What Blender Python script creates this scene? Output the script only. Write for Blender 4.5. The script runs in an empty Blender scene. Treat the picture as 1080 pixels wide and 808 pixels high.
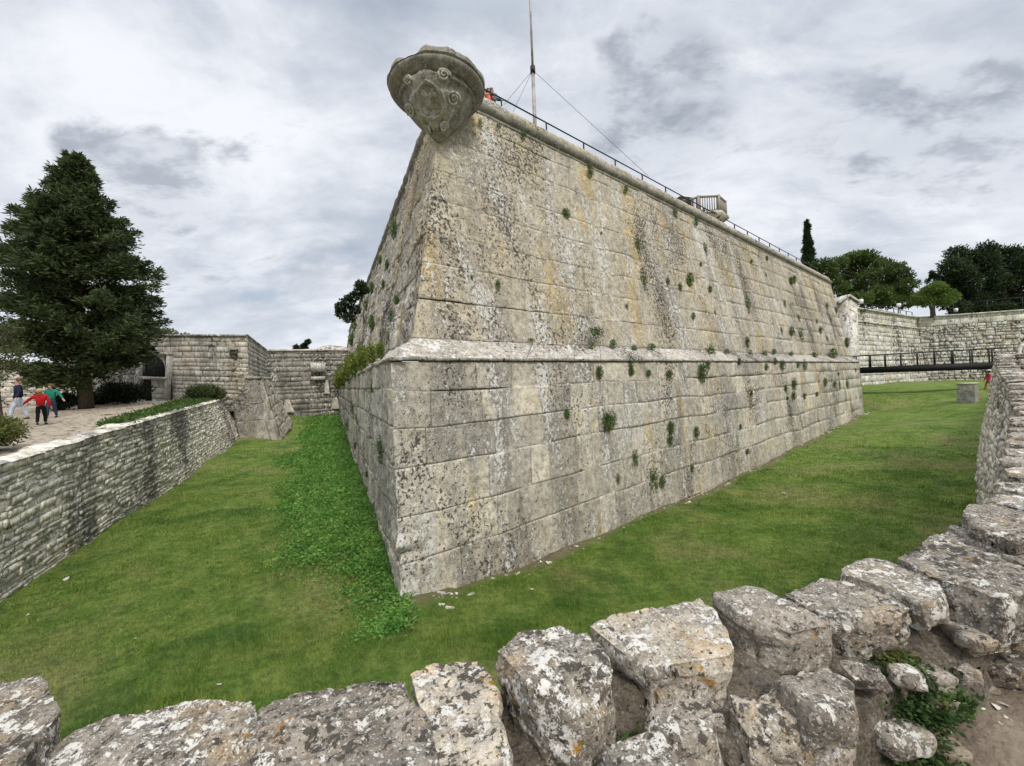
import bpy, bmesh, math, random
import numpy as np
from mathutils import Vector, Matrix
random.seed(7); rng = np.random.default_rng(11)
sc = bpy.context.scene; COL = sc.collection
R_ = math.radians

# ------------------------------------------------------------------ camera (also used to survey positions from the photograph)
H = 4.0; F = 420.0; PITCH = 0.003; ROLL = 0.0395
_fw = np.array([0, math.cos(PITCH), -math.sin(PITCH)]); _up0 = np.array([0, math.sin(PITCH), math.cos(PITCH)]); _rt0 = np.array([1., 0, 0])
RT = _rt0*math.cos(ROLL)-_up0*math.sin(ROLL); UP = _up0*math.cos(ROLL)+_rt0*math.sin(ROLL)
CAM = np.array([0, 0, H])
def ray(px, py): return _fw+RT*(px-540)/F-UP*(py-404)/F
def at_z(px, py, z):
    d = ray(px, py); return CAM+d*((z-H)/d[2])
def at_d(px, py, D):
    d = ray(px, py); return CAM+d*(D/d[1])
def on_plane(px, py, P0, n):
    d = ray(px, py); return CAM+d*(((P0-CAM)@n)/(d@n))

# ------------------------------------------------------------------ value noise
def _h(ix, iy, iz):
    n = (ix*374761393+iy*668265263+iz*2147483647+1013904223) & 0xffffffff
    n = ((n ^ (n >> 13))*1274126177) & 0xffffffff
    n = ((n ^ (n >> 15))*2246822519) & 0xffffffff
    return ((n ^ (n >> 16)) & 0xffffff)/float(0xffffff)
def noise(p, s=1.0):
    p = np.asarray(p, float)*s+117.3; i = np.floor(p).astype(np.int64); f = p-i; f = f*f*(3-2*f); r = 0
    for a in (0, 1):
        for b in (0, 1):
            for c in (0, 1):
                w = (f[..., 0] if a else 1-f[..., 0])*(f[..., 1] if b else 1-f[..., 1])*(f[..., 2] if c else 1-f[..., 2])
                r = r+w*_h(i[..., 0]+a, i[..., 1]+b, i[..., 2]+c)
    return r*2-1
def fbm(p, s=1.0, o=4, g=.5):
    r = 0; a = 1
    for k in range(o): r = r+a*noise(p, s); s *= 2.03; a *= g
    return r

# ------------------------------------------------------------------ mesh accumulator
class MA:
    def __init__(s): s.v = []; s.f = []; s.t = []; s.n = 0
    def add(s, v, f, tint=None):
        v = np.asarray(v, float).reshape(-1, 3); m = len(v)
        s.v.append(v); s.f += [tuple(int(k)+s.n for k in q) for q in f]
        if tint is None: tint = (0.5, 0)
        t = np.zeros((m, 2)); t[:] = tint; s.t.append(t); s.n += m
    def grid(s, P, tint=None, flip=False):
        a, b = P.shape[:2]; I = np.arange(a*b).reshape(a, b)
        q = np.stack([I[:-1, :-1], I[1:, :-1], I[1:, 1:], I[:-1, 1:]], -1).reshape(-1, 4)
        if flip: q = q[:, ::-1]
        if tint is not None and np.ndim(tint) == 3: tint = tint.reshape(-1, 2)
        s.add(P.reshape(-1, 3), q, tint)
    def box(s, c, d, rz=0, tint=None, ux=None):
        c = np.array(c, float); hx, hy, hz = [k/2 for k in d]
        v = np.array([(x, y, z) for x in (-hx, hx) for y in (-hy, hy) for z in (-hz, hz)])
        if ux is not None:
            ux = np.array(ux, float); ux /= np.linalg.norm(ux); uz = np.array([0, 0, 1.]); uy = np.cross(uz, ux); uy /= np.linalg.norm(uy); uz = np.cross(ux, uy)
            v = v[:, :1]*ux+v[:, 1:2]*uy+v[:, 2:]*uz
        else:
            cs, sn = math.cos(rz), math.sin(rz); v = np.stack([v[:, 0]*cs-v[:, 1]*sn, v[:, 0]*sn+v[:, 1]*cs, v[:, 2]], 1)
        s.add(v+c, [(0, 1, 3, 2), (4, 6, 7, 5), (0, 4, 5, 1), (2, 3, 7, 6), (0, 2, 6, 4), (1, 5, 7, 3)], tint)
    def tube(s, pts, r, n=8, tint=None, cap=True):
        pts = [np.array(p, float) for p in pts]; rs = r if hasattr(r, '__len__') else [r]*len(pts); rings = []
        for i, p in enumerate(pts):
            d = pts[min(i+1, len(pts)-1)]-pts[max(i-1, 0)]; d /= (np.linalg.norm(d)+1e-9)
            a = np.cross(d, [0, 0, 1.] if abs(d[2]) < .9 else [1., 0, 0]); a /= np.linalg.norm(a); b = np.cross(d, a)
            th = np.linspace(0, 2*math.pi, n, endpoint=False)
            rings.append(p+rs[i]*(np.cos(th)[:, None]*a+np.sin(th)[:, None]*b))
        V = np.concatenate(rings); f = []
        for i in range(len(pts)-1):
            for j in range(n): f.append((i*n+j, i*n+(j+1) % n, (i+1)*n+(j+1) % n, (i+1)*n+j))
        if cap: f.append(tuple(range(n))[::-1]); f.append(tuple((len(pts)-1)*n+j for j in range(n)))
        s.add(V, f, tint)
    def build(s, name, mat, parent=None, loc=None, smooth=False):
        V = np.concatenate(s.v); T = np.concatenate(s.t)
        off = np.array(parent_world(parent)) if parent is not None else (np.array(loc, float) if loc is not None else np.zeros(3))
        V = V-off
        me = bpy.data.meshes.new(name); L = np.array([len(q) for q in s.f]); flat = np.fromiter((k for q in s.f for k in q), dtype=np.int32, count=int(L.sum()))
        me.vertices.add(len(V)); me.vertices.foreach_set('co', V.astype(np.float32).ravel())
        me.loops.add(len(flat)); me.loops.foreach_set('vertex_index', flat)
        me.polygons.add(len(L)); st = np.concatenate([[0], np.cumsum(L)[:-1]]).astype(np.int32)
        me.polygons.foreach_set('loop_start', st)
        at = me.attributes.new('tint', 'FLOAT_VECTOR', 'POINT'); at.data.foreach_set('vector', np.concatenate([T, np.zeros((len(T), 1))], 1).astype(np.float32).ravel())
        me.update(calc_edges=True); me.validate()
        if smooth: me.polygons.foreach_set('use_smooth', [True]*len(me.polygons))
        me.materials.append(mat)
        o = bpy.data.objects.new(name, me); COL.objects.link(o)
        if parent is not None: o.parent = parent
        else: o.location = off
        return o
def parent_world(p):
    l = Vector(p.location)
    if p.parent: l = l+Vector(parent_world(p.parent))
    return l
def tag(o, label=None, cat=None, group=None, kind=None):
    if label: o['label'] = label
    if cat: o['category'] = cat
    if group: o['group'] = group
    if kind: o['kind'] = kind
    return o
def thing(name, loc, label, cat, group=None):
    o = bpy.data.objects.new(name, None); COL.objects.link(o); o.location = [float(k) for k in loc]; o.empty_display_size = .3
    return tag(o, label, cat, group)

# ------------------------------------------------------------------ materials
class NT:
    def __init__(s, name):
        s.m = bpy.data.materials.new(name); s.m.use_nodes = True; s.t = s.m.node_tree; s.t.nodes.clear()
        s.out = s.n('ShaderNodeOutputMaterial'); s.b = s.n('ShaderNodeBsdfPrincipled'); s.t.links.new(s.b.outputs[0], s.out.inputs[0])
        s.b.inputs['Roughness'].default_value = .9; s.b.inputs['Specular IOR Level'].default_value = .2
        s.pos = s.n('ShaderNodeNewGeometry').outputs['Position']
        s.att = s.n('ShaderNodeAttribute'); s.att.attribute_name = 'tint'
        sep = s.n('ShaderNodeSeparateXYZ'); s.l(s.att.outputs['Vector'], sep.inputs[0]); s.tint = sep.outputs[0]; s.mort = sep.outputs[1]
    def n(s, t): return s.t.nodes.new(t)
    def l(s, a, b): s.t.links.new(a, b)
    def set(s, sock, v):
        if hasattr(v, 'is_linked') or hasattr(v, 'links'): s.l(v, sock)
        elif isinstance(v, (tuple, list)) and len(v) == 3 and sock.type == 'RGBA': sock.default_value = (*v, 1)
        else: sock.default_value = v
    def scale(s, v, k):
        m = s.n('ShaderNodeVectorMath'); m.operation = 'MULTIPLY'; s.l(v, m.inputs[0]); m.inputs[1].default_value = k if hasattr(k, '__len__') else (k, k, k); return m.outputs[0]
    def noise(s, scale, detail=5, rough=.6, vec=None, dist=0):
        k = s.n('ShaderNodeTexNoise'); s.l(vec if vec is not None else s.pos, k.inputs['Vector']); k.inputs['Scale'].default_value = scale
        k.inputs['Detail'].default_value = detail; k.inputs['Roughness'].default_value = rough; k.inputs['Distortion'].default_value = dist; return k.outputs[0]
    def voro(s, scale, vec=None, out='Distance', feat='F1', rand=1):
        k = s.n('ShaderNodeTexVoronoi'); k.feature = feat; s.l(vec if vec is not None else s.pos, k.inputs['Vector']); k.inputs['Scale'].default_value = scale; k.inputs['Randomness'].default_value = rand; return k.outputs[out]
    def map(s, v, a, b, c=0., d=1.):
        k = s.n('ShaderNodeMapRange'); k.interpolation_type = 'SMOOTHSTEP'; s.set(k.inputs[0], v)
        for i, q in enumerate((a, b, c, d)): k.inputs[i+1].default_value = q
        return k.outputs[0]
    def math(s, op, a, b=0.):
        k = s.n('ShaderNodeMath'); k.operation = op; s.set(k.inputs[0], a); s.set(k.inputs[1], b); return k.outputs[0]
    def mix(s, f, a, b, mode='MIX'):
        k = s.n('ShaderNodeMix'); k.data_type = 'RGBA'; k.blend_type = mode; s.set(k.inputs[0], f); s.set(k.inputs[6], a); s.set(k.inputs[7], b); return k.outputs[2]
    def bump(s, h, strength=.5, dist=.02, nrm=None):
        k = s.n('ShaderNodeBump'); s.l(h, k.inputs['Height']); k.inputs['Strength'].default_value = strength; k.inputs['Distance'].default_value = dist
        if nrm is not None: s.l(nrm, k.inputs['Normal'])
        return k.outputs[0]
    def done(s, col, nrm=None):
        s.set(s.b.inputs['Base Color'], col)
        if nrm is not None: s.l(nrm, s.b.inputs['Normal'])
        return s.m
def warp(s, amt, scale):
    k = s.n('ShaderNodeTexNoise'); s.l(s.pos, k.inputs['Vector']); k.inputs['Scale'].default_value = scale; k.inputs['Detail'].default_value = 3
    a = s.n('ShaderNodeVectorMath'); a.operation = 'SUBTRACT'; s.l(k.outputs['Color'], a.inputs[0]); a.inputs[1].default_value = (.5, .5, .5)
    b = s.n('ShaderNodeVectorMath'); b.operation = 'SCALE'; s.l(a.outputs[0], b.inputs[0]); b.inputs['Scale'].default_value = amt
    c = s.n('ShaderNodeVectorMath'); c.operation = 'ADD'; s.l(s.pos, c.inputs[0]); s.l(b.outputs[0], c.inputs[1]); return c.outputs[0]

def stone(name, c1, c2, c3, mortar, grain=1., dark=.5, speck=.5, white=.5, streak=.6, ochre=.5, bump=.6, wcol=(.62, .6, .55), dcol=(.07, .065, .055), orange=0, darkscale=.5, lich=0., dkr=(.47, .66)):
    s = NT(name); w = warp(s, .12, 3)
    A = s.noise(.45, 4, .6, w); B = s.noise(1.9, 6, .65, w); C = s.noise(9*grain, 7, .72); D = s.noise(30*grain, 5, .7)
    col = s.mix(s.map(B, .35, .65), c1, c2)
    col = s.mix(s.math('MULTIPLY', s.map(A, .5-.12*ochre, .72-.14*ochre), s.map(C, .25, .6, .5, 1)), col, c3)
    col = s.mix(1., col, s.mix(s.tint, (.72, .71, .70), (1.25, 1.22, 1.17)), 'MULTIPLY')
    mo = s.math('MULTIPLY', s.map(s.noise(4.2*grain, 6, .7, w), .32, .68, .72, 1.26), s.map(s.noise(15*grain, 5, .72, w), .34, .66, .72, 1.25)); cmb = s.n('ShaderNodeCombineColor'); [s.l(mo, cmb.inputs[i]) for i in range(3)]; col = s.mix(.9, col, cmb.outputs[0], 'MULTIPLY')
    # run-off streaks, lichens, pits
    sv = s.scale(w, (2.3, 2.3, .16)); st = s.noise(1.0, 6, .7, sv)
    stf = s.math('MULTIPLY', s.map(st, .52, .70), s.map(C, .3, .62, .2, 1)); stf = s.math('MULTIPLY', stf, streak)
    col = s.mix(stf, col, (.17, .155, .13))
    wst = s.noise(1.4, 5, .7, s.scale(w, (2.6, 2.6, .22))); wf = s.math('MULTIPLY', s.map(wst, .56, .68), s.map(D, .4, .56, 0, 1)); col = s.mix(s.math('MULTIPLY', wf, white), col, wcol)
    dk = s.noise(darkscale, 5, .62, s.scale(w, (1, 1, .6))); dm = s.map(dk, dkr[0], dkr[1])
    col = s.mix(s.math('MULTIPLY', s.math('MULTIPLY', dm, dark), s.map(C, .3, .6, .35, 1)), col, (.15, .14, .125))
    sp = s.noise(24*grain, 4, .75, w); col = s.mix(s.math('MULTIPLY', s.math('MULTIPLY', s.map(sp, .56, .64), speck), s.map(dk, .38, .6, .25, 1)), col, dcol)
    v = s.voro(19*grain, w); v2 = s.noise(3.2, 4, .6, w); lb = s.noise(11*grain, 9, .78, w, .6); lw = s.math('MULTIPLY', s.map(lb, .53-lich*.25, .57-lich*.25), s.map(v2, .42-lich*.6, .62-lich*.9)); lw = s.math('MAXIMUM', lw, s.math('MULTIPLY', s.map(v, .26, .2), s.map(s.noise(6*grain, 3), .5, .55))); col = s.mix(s.math('MULTIPLY', lw, white), col, wcol)
    sp2 = s.noise(34*grain, 3, .7); col = s.mix(s.math('MULTIPLY', s.map(sp2, .58-lich*.25, .66-lich*.25), white*.8), col, wcol)
    if orange:
        o = s.math('MULTIPLY', s.map(s.noise(13, 4, .6), .66-.05*orange, .74-.05*orange), s.map(s.noise(3, 2), .5, .6)); col = s.mix(o, col, (.42, .22, .035))
    col = s.mix(s.mort, col, mortar)
    h = s.math('ADD', s.math('MULTIPLY', C, 1.), s.math('MULTIPLY', D, .45)); h = s.math('SUBTRACT', h, s.math('MULTIPLY', s.map(sp, .55, .66), .35))
    return s.done(col, s.bump(h, bump, .05/grain))

def stone2(name, c1, c2, c3, mortar, sc=8., black=.5, white=.5, ochre=.5, zone=.45, vert=.4, bcol=(.06, .052, .042), wcol=(.64, .625, .58), bump=.7, bd=.03, orange=0, grey=.3, zs=1.):
    """weathered limestone: broad buff / grey / ochre zones, run-off bands, black crust flecks and white lichen splashes"""
    s = NT(name); w = warp(s, .10*8/sc, 3*sc/8)
    zv = s.scale(w, (1, 1, vert)); z1 = s.noise(zone, 4, .6, zv); z2 = s.noise(zone*1.9, 5, .65, s.scale(w, (-1, 1, vert*.7))); z3 = s.noise(zone*2.6, 5, .7, s.scale(w, (1.6, 1.6, -vert*.5)))
    col = s.mix(s.map(z3, .42, .60), c1, c2); col = s.mix(s.math('MULTIPLY', s.map(z2, .60-.16*ochre, .70-.14*ochre), .9), col, c3)
    col = s.mix(1., col, s.mix(s.tint, (.66, .65, .64), (1.3, 1.27, 1.2)), 'MULTIPLY')
    g1 = s.noise(sc*.42, 6, .72, w); g2 = s.noise(sc*3.3, 4, .7); mo = s.math('MULTIPLY', s.map(g1, .3, .7, .62, 1.35), s.map(g2, .3, .7, .78, 1.2)); cmb = s.n('ShaderNodeCombineColor'); [s.l(mo, cmb.inputs[i]) for i in range(3)]; col = s.mix(1., col, cmb.outputs[0], 'MULTIPLY')
    gz_ = s.noise(zone*1.3, 5, .66, s.scale(w, (1.3, -1.3, vert*.6))); col = s.mix(s.math('MULTIPLY', s.map(gz_, .50, .60), grey), col, (.13, .122, .11))
    nb = s.noise(sc, 5, .68, w); bl = s.math('ADD', nb, s.math('MULTIPLY', s.math('SUBTRACT', z1, .5), .75)); bf = s.map(bl, .655-.13*black, .69-.13*black)
    nw = s.noise(sc*.9, 6, .7, s.scale(w, (-1, 1, .8))); wl_ = s.math('ADD', nw, s.math('MULTIPLY', s.math('SUBTRACT', z3, .5), .8)); wf = s.map(wl_, .66-.13*white, .70-.13*white)
    sm = s.map(s.noise(sc*2.6, 4, .7), .60-.05*white, .64-.05*white); wf = s.math('MAXIMUM', wf, s.math('MULTIPLY', sm, .8))
    col = s.mix(wf, col, wcol); col = s.mix(s.math('MULTIPLY', bf, .9), col, bcol)
    pb = s.map(s.noise(sc*2.2, 4, .7, s.scale(w, (1, -1, 1))), .62-.05*black, .66-.05*black); col = s.mix(s.math('MULTIPLY', pb, .8), col, bcol)
    if orange:
        o = s.math('MULTIPLY', s.map(s.noise(13, 4, .6), .66-.04*orange, .74-.04*orange), s.map(s.noise(3, 2), .5, .6)); col = s.mix(o, col, (.42, .22, .035))
    col = s.mix(s.mort, col, mortar)
    h = s.math('ADD', s.math('MULTIPLY', g1, 1.2), s.math('MULTIPLY', g2, .5)); h = s.math('SUBTRACT', h, s.math('MULTIPLY', s.math('MAXIMUM', bf, pb), .45)); h = s.math('ADD', h, s.math('MULTIPLY', wf, .12))
    return s.done(col, s.bump(h, bump, bd))
M = {}
M['ashlar'] = stone2('limestone_ashlar', (.52, .48, .395), (.41, .385, .335), (.53, .43, .24), (.24, .21, .16), 13., .42, .62, .5, .42, .5, grey=.5)
M['ashlar_up'] = stone2('limestone_upper', (.47, .42, .32), (.43, .395, .335), (.50, .39, .20), (.19, .16, .115), 12., .60, .72, .55, .38, .45, grey=.35, bd=.045)
M['ledge'] = stone2('limestone_ledge', (.46, .43, .38), (.37, .345, .30), (.44, .36, .25), (.2, .18, .14), 11., .80, .85, .3, .5, 1., grey=.2)
M['cap'] = stone2('grey_carved_stone', (.27, .262, .23), (.19, .185, .165), (.26, .23, .165), (.15, .14, .12), 14., .05, .1, .2, .7, .6, grey=.45, wcol=(.42, .41, .37), bd=.02)
M['relief'] = stone2('carved_relief_stone', (.36, .345, .31), (.26, .25, .22), (.30, .26, .18), (.15, .14, .12), 18., -.1, .2, .2, .7, .6, grey=.3, wcol=(.50, .49, .45), bd=.012)
M['rubble'] = stone2('coursed_rubble_stone', (.70, .67, .60), (.58, .55, .49), (.52, .44, .32), (.16, .135, .10), 11., .3, .5, .25, .26, .9, grey=.85, wcol=(.72, .70, .65))
M['far'] = stone2('pale_far_masonry', (.66, .64, .58), (.54, .52, .47), (.50, .43, .32), (.24, .21, .17), 3.2, .45, .8, .3, .2, .5, grey=.3, bd=.06)
M['far_rubble'] = stone2('far_rubble_masonry', (.52, .49, .43), (.36, .33, .28), (.40, .34, .26), (.17, .15, .12), 2.6, .6, .95, .4, .2, 1., grey=.35, bd=.08)
M['gate'] = stone2('gate_masonry', (.56, .54, .49), (.44, .42, .375), (.40, .34, .26), (.16, .14, .11), 5., .3, .4, .3, .3, .45, grey=.6)
M['old'] = stone2('blackened_masonry', (.34, .32, .285), (.22, .21, .19), (.36, .30, .22), (.12, .105, .09), 5., .6, .5, .3, .3, .5, grey=.9)
M['coping'] = stone2('lichened_coping', (.42, .375, .305), (.27, .235, .19), (.46, .35, .22), (.1, .09, .07), 30., .45, .95, .5, 2.2, 1., wcol=(.64, .615, .56), orange=1, grey=.3, bd=.014, bump=.9)
M['coping_grey'] = stone2('grey_coping', (.31, .275, .23), (.19, .165, .135), (.36, .28, .19), (.1, .09, .07), 28., .5, .72, .4, 2., 1., wcol=(.58, .56, .50), orange=.5, grey=.4, bd=.014, bump=.9)
M['core'] = stone('earthy_mortar', (.17, .14, .105), (.12, .10, .075), (.2, .165, .12), (.1, .09, .07), 3., .6, .6, .25, .0, .4, 1., darkscale=3)
M['chip'] = stone('white_chip', (.6, .57, .5), (.48, .45, .4), (.5, .42, .32), (.1, .09, .07), 3., .1, .2, .4, .0, .3, .5)
M['slab'] = stone('buff_slab', (.36, .30, .23), (.26, .215, .165), (.38, .29, .2), (.1, .09, .07), 3., .2, .3, .4, .0, .3, .6)
M['concrete'] = stone('weathered_concrete', (.34, .34, .33), (.26, .26, .255), (.3, .28, .24), (.1, .09, .07), 1.2, .4, .5, .9, .2, .1, .5)
M['plinth'] = stone2('buttress_render', (.44, .41, .36), (.37, .34, .29), (.42, .36, .26), (.15, .13, .1), 6., .4, .3, .4, .35, .4, grey=.55)

def plain(name, col, rough=.6, metal=0, var=.25, scale=6, bump=.1):
    s = NT(name); n = s.noise(scale, 5, .6); c = s.mix(s.map(n, .3, .7), tuple(k*(1-var) for k in col), tuple(min(1, k*(1+var)) for k in col))
    s.b.inputs['Roughness'].default_value = rough; s.b.inputs['Metallic'].default_value = metal
    return s.done(c, s.bump(n, bump, .01))
M['iron'] = plain('dark_iron', (.03, .03, .032), .5, .3)
M['pole'] = plain('worn_pole_paint', (.35, .32, .31), .5, .2, .35, 3)
M['wood'] = plain('weathered_wood', (.30, .27, .23), .8)
M['black'] = plain('black_steel', (.012, .012, .013), .6)
M['dark'] = plain('interior_shade_black', (.02, .019, .017), .9)
M['bark'] = plain('bark', (.09, .07, .05), .9, 0, .4, 9, .6)
M['skin'] = plain('skin', (.50, .31, .23), .6, 0, .08)
M['navy'] = plain('navy_cloth', (.012, .016, .035), .9)
M['jeans_pale'] = plain('pale_jeans', (.42, .50, .58), .9, 0, .15)
M['red'] = plain('red_cloth', (.55, .018, .025), .9, 0, .15)
M['blackcloth'] = plain('black_cloth', (.012, .012, .015), .9)
M['green_cloth'] = plain('green_cloth', (.015, .17, .12), .9, 0, .2)
M['jeans'] = plain('dark_jeans', (.03, .04, .075), .9)
M['blue_jeans'] = plain('blue_jeans', (.08, .17, .36), .9)
M['whitecloth'] = plain('white_cloth', (.65, .6, .56), .9)
M['pink'] = plain('pink_cloth', (.62, .09, .14), .9)
M['salmon'] = plain('salmon_cloth', (.70, .22, .17), .9)
M['teal'] = plain('teal_plaid', (.02, .10, .12), .9, 0, .6, 25)
M['hair'] = plain('brown_hair', (.12, .075, .04), .8); M['blond'] = plain('blond_hair', (.42, .30, .16), .8)
M['white'] = plain('white_paint', (.75, .75, .73), .5)
M['roof'] = plain('grey_roof', (.36, .36, .37), .8)
M['glassdark'] = plain('dark_panel', (.03, .035, .045), .3)

def leaf(name, a, b, c=None, sc_=1.5, trans=.25):
    s = NT(name); n = s.noise(sc_, 4, .6); col = s.mix(s.map(n, .35, .65), a, b)
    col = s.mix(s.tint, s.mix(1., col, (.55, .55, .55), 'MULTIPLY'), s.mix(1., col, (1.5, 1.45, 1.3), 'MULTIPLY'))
    if c is not None: col = s.mix(s.map(s.noise(4, 2), .58, .7), col, c)
    s.b.inputs['Roughness'].default_value = .65; s.set(s.b.inputs['Base Color'], col)
    tr = s.n('ShaderNodeBsdfTranslucent'); s.l(col, tr.inputs[0]); mx = s.n('ShaderNodeMixShader'); mx.inputs[0].default_value = trans
    s.l(s.b.outputs[0], mx.inputs[1]); s.l(tr.outputs[0], mx.inputs[2]); s.l(mx.outputs[0], s.out.inputs[0]); return s.m
M['conifer'] = leaf('cedar_needles', (.042, .066, .030), (.080, .108, .042))
M['pine'] = leaf('pine_needles', (.06, .10, .028), (.11, .155, .042), sc_=.6)
M['pine_dark'] = leaf('dark_needles', (.024, .044, .02), (.046, .07, .028), sc_=.6)
M['pine_light'] = leaf('light_pine_needles', (.10, .16, .03), (.13, .19, .045), sc_=.6)
M['cypress'] = leaf('cypress_leaves', (.016, .036, .014), (.028, .052, .018))
M['olive'] = leaf('olive_leaves', (.12, .14, .06), (.08, .10, .045))
M['bush'] = leaf('bush_leaves', (.10, .13, .035), (.15, .155, .05), (.16, .12, .06))
M['darkbush'] = leaf('dark_bush_leaves', (.016, .028, .012), (.028, .045, .018))
M['tuft'] = leaf('wall_plant_leaves', (.07, .125, .04), (.12, .18, .06), (.19, .18, .07), sc_=3)
M['tuft_y'] = leaf('yellow_green_leaves', (.17, .20, .04), (.12, .17, .035))
M['weed'] = leaf('broad_weeds', (.085, .22, .04), (.18, .34, .08), (.20, .27, .08), sc_=2.2, trans=.35)
M['weed_low'] = leaf('low_weeds', (.05, .105, .025), (.085, .145, .035), (.13, .13, .05), sc_=1.2)
M['feather'] = leaf('feathery_weeds', (.07, .10, .04), (.11, .15, .055), (.17, .17, .09), sc_=3)
M['weed_dark'] = leaf('nettle_leaves', (.035, .075, .022), (.075, .135, .04), (.14, .15, .04), sc_=9, trans=.3)
M['dry'] = plain('dry_stalk', (.42, .36, .26), .9)

def grass_col(s):
    a = s.noise(.32, 5, .6); b = s.noise(1.7, 6, .7); c = s.noise(7., 5, .7)
    col = s.mix(s.map(b, .35, .66), (.118, .205, .034), (.235, .305, .072))
    col = s.mix(s.math('MULTIPLY', s.map(a, .49, .66), .7), col, (.30, .29, .12))
    col = s.mix(s.math('MULTIPLY', s.map(s.noise(.5, 4, .6, s.scale(s.pos, (1, -1, 1))), .52, .68), .7), col, (.062, .135, .022))
    return col, c
def grass_mat(name):
    s = NT(name); col, c = grass_col(s)
    soil = s.math('MULTIPLY', s.map(s.noise(1.1, 5, .7), .64, .72), s.map(c, .4, .6)); col = s.mix(soil, col, (.27, .215, .14))
    col = s.mix(s.map(c, .35, .62, .0, .7), s.mix(1., col, (.5, .52, .5), 'MULTIPLY'), s.mix(1., col, (1.1, 1.1, 1.), 'MULTIPLY'))
    col = s.mix(s.mort, col, s.mix(s.map(c, .4, .6), (.24, .19, .125), (.15, .115, .075)))
    f = s.noise(55, 4, .8); return s.done(col, s.bump(s.math('ADD', s.math('MULTIPLY', c, .9), f), .9, .05))
M['turf'] = grass_mat('turf')
s = NT('grass_blades'); col, c = grass_col(s)
col = s.mix(s.tint, s.mix(1., col, (.7, .75, .7), 'MULTIPLY'), s.mix(1., col, (1.5, 1.42, 1.35), 'MULTIPLY'))
tr = s.n('ShaderNodeBsdfTranslucent'); s.l(col, tr.inputs[0]); s.l(col, s.b.inputs['Base Color']); mx = s.n('ShaderNodeMixShader'); mx.inputs[0].default_value = .3
s.l(s.b.outputs[0], mx.inputs[1]); s.l(tr.outputs[0], mx.inputs[2]); s.l(mx.outputs[0], s.out.inputs[0]); M['blade'] = s.m
s = NT('pale_rubbly_path'); wv = s.scale(warp(s, .5, 2.), (1, 1, .2)); v = s.voro(2.6, wv, 'Distance', 'DISTANCE_TO_EDGE'); n = s.noise(1.6, 6, .7); n2 = s.noise(11, 6, .75); vc = s.voro(7, warp(s, .2, 4))
col = s.mix(s.map(n, .36, .62), (.46, .35, .235), (.66, .54, .40)); col = s.mix(s.map(v, .04, .16, 0, .75), col, (.60, .53, .43)); col = s.mix(s.math('MULTIPLY', s.map(v, .05, .0), s.map(n, .4, .55)), col, (.13, .10, .06)); col = s.mix(s.map(vc, .35, .2, 0, .5), col, (.66, .60, .50)); col = s.mix(s.map(n2, .56, .68, 0, .75), col, (.20, .15, .10))
gr = s.map(s.noise(.7, 5, .7), .60, .66); col = s.mix(gr, col, (.11, .13, .045))
M['path'] = s.done(col, s.bump(s.math('ADD', s.map(v, 0, .15), s.math('MULTIPLY', n2, 1.2)), 1., .10))
s = NT('trodden_earth'); n = s.noise(3, 6, .7); n2 = s.noise(26, 6, .75); v = s.voro(34, warp(s, .03, 20))
col = s.mix(s.map(n, .35, .65), (.26, .205, .15), (.37, .305, .235)); col = s.mix(s.map(n2, .5, .68, 0, .7), col, (.15, .115, .08)); col = s.mix(s.map(v, .25, .1, 0, .6), col, (.44, .38, .31))
col = s.mix(s.mort, col, (.13, .10, .072))
M['earth'] = s.done(col, s.bump(s.math('ADD', s.math('MULTIPLY', v, -.7), n2), .9, .025))

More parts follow.
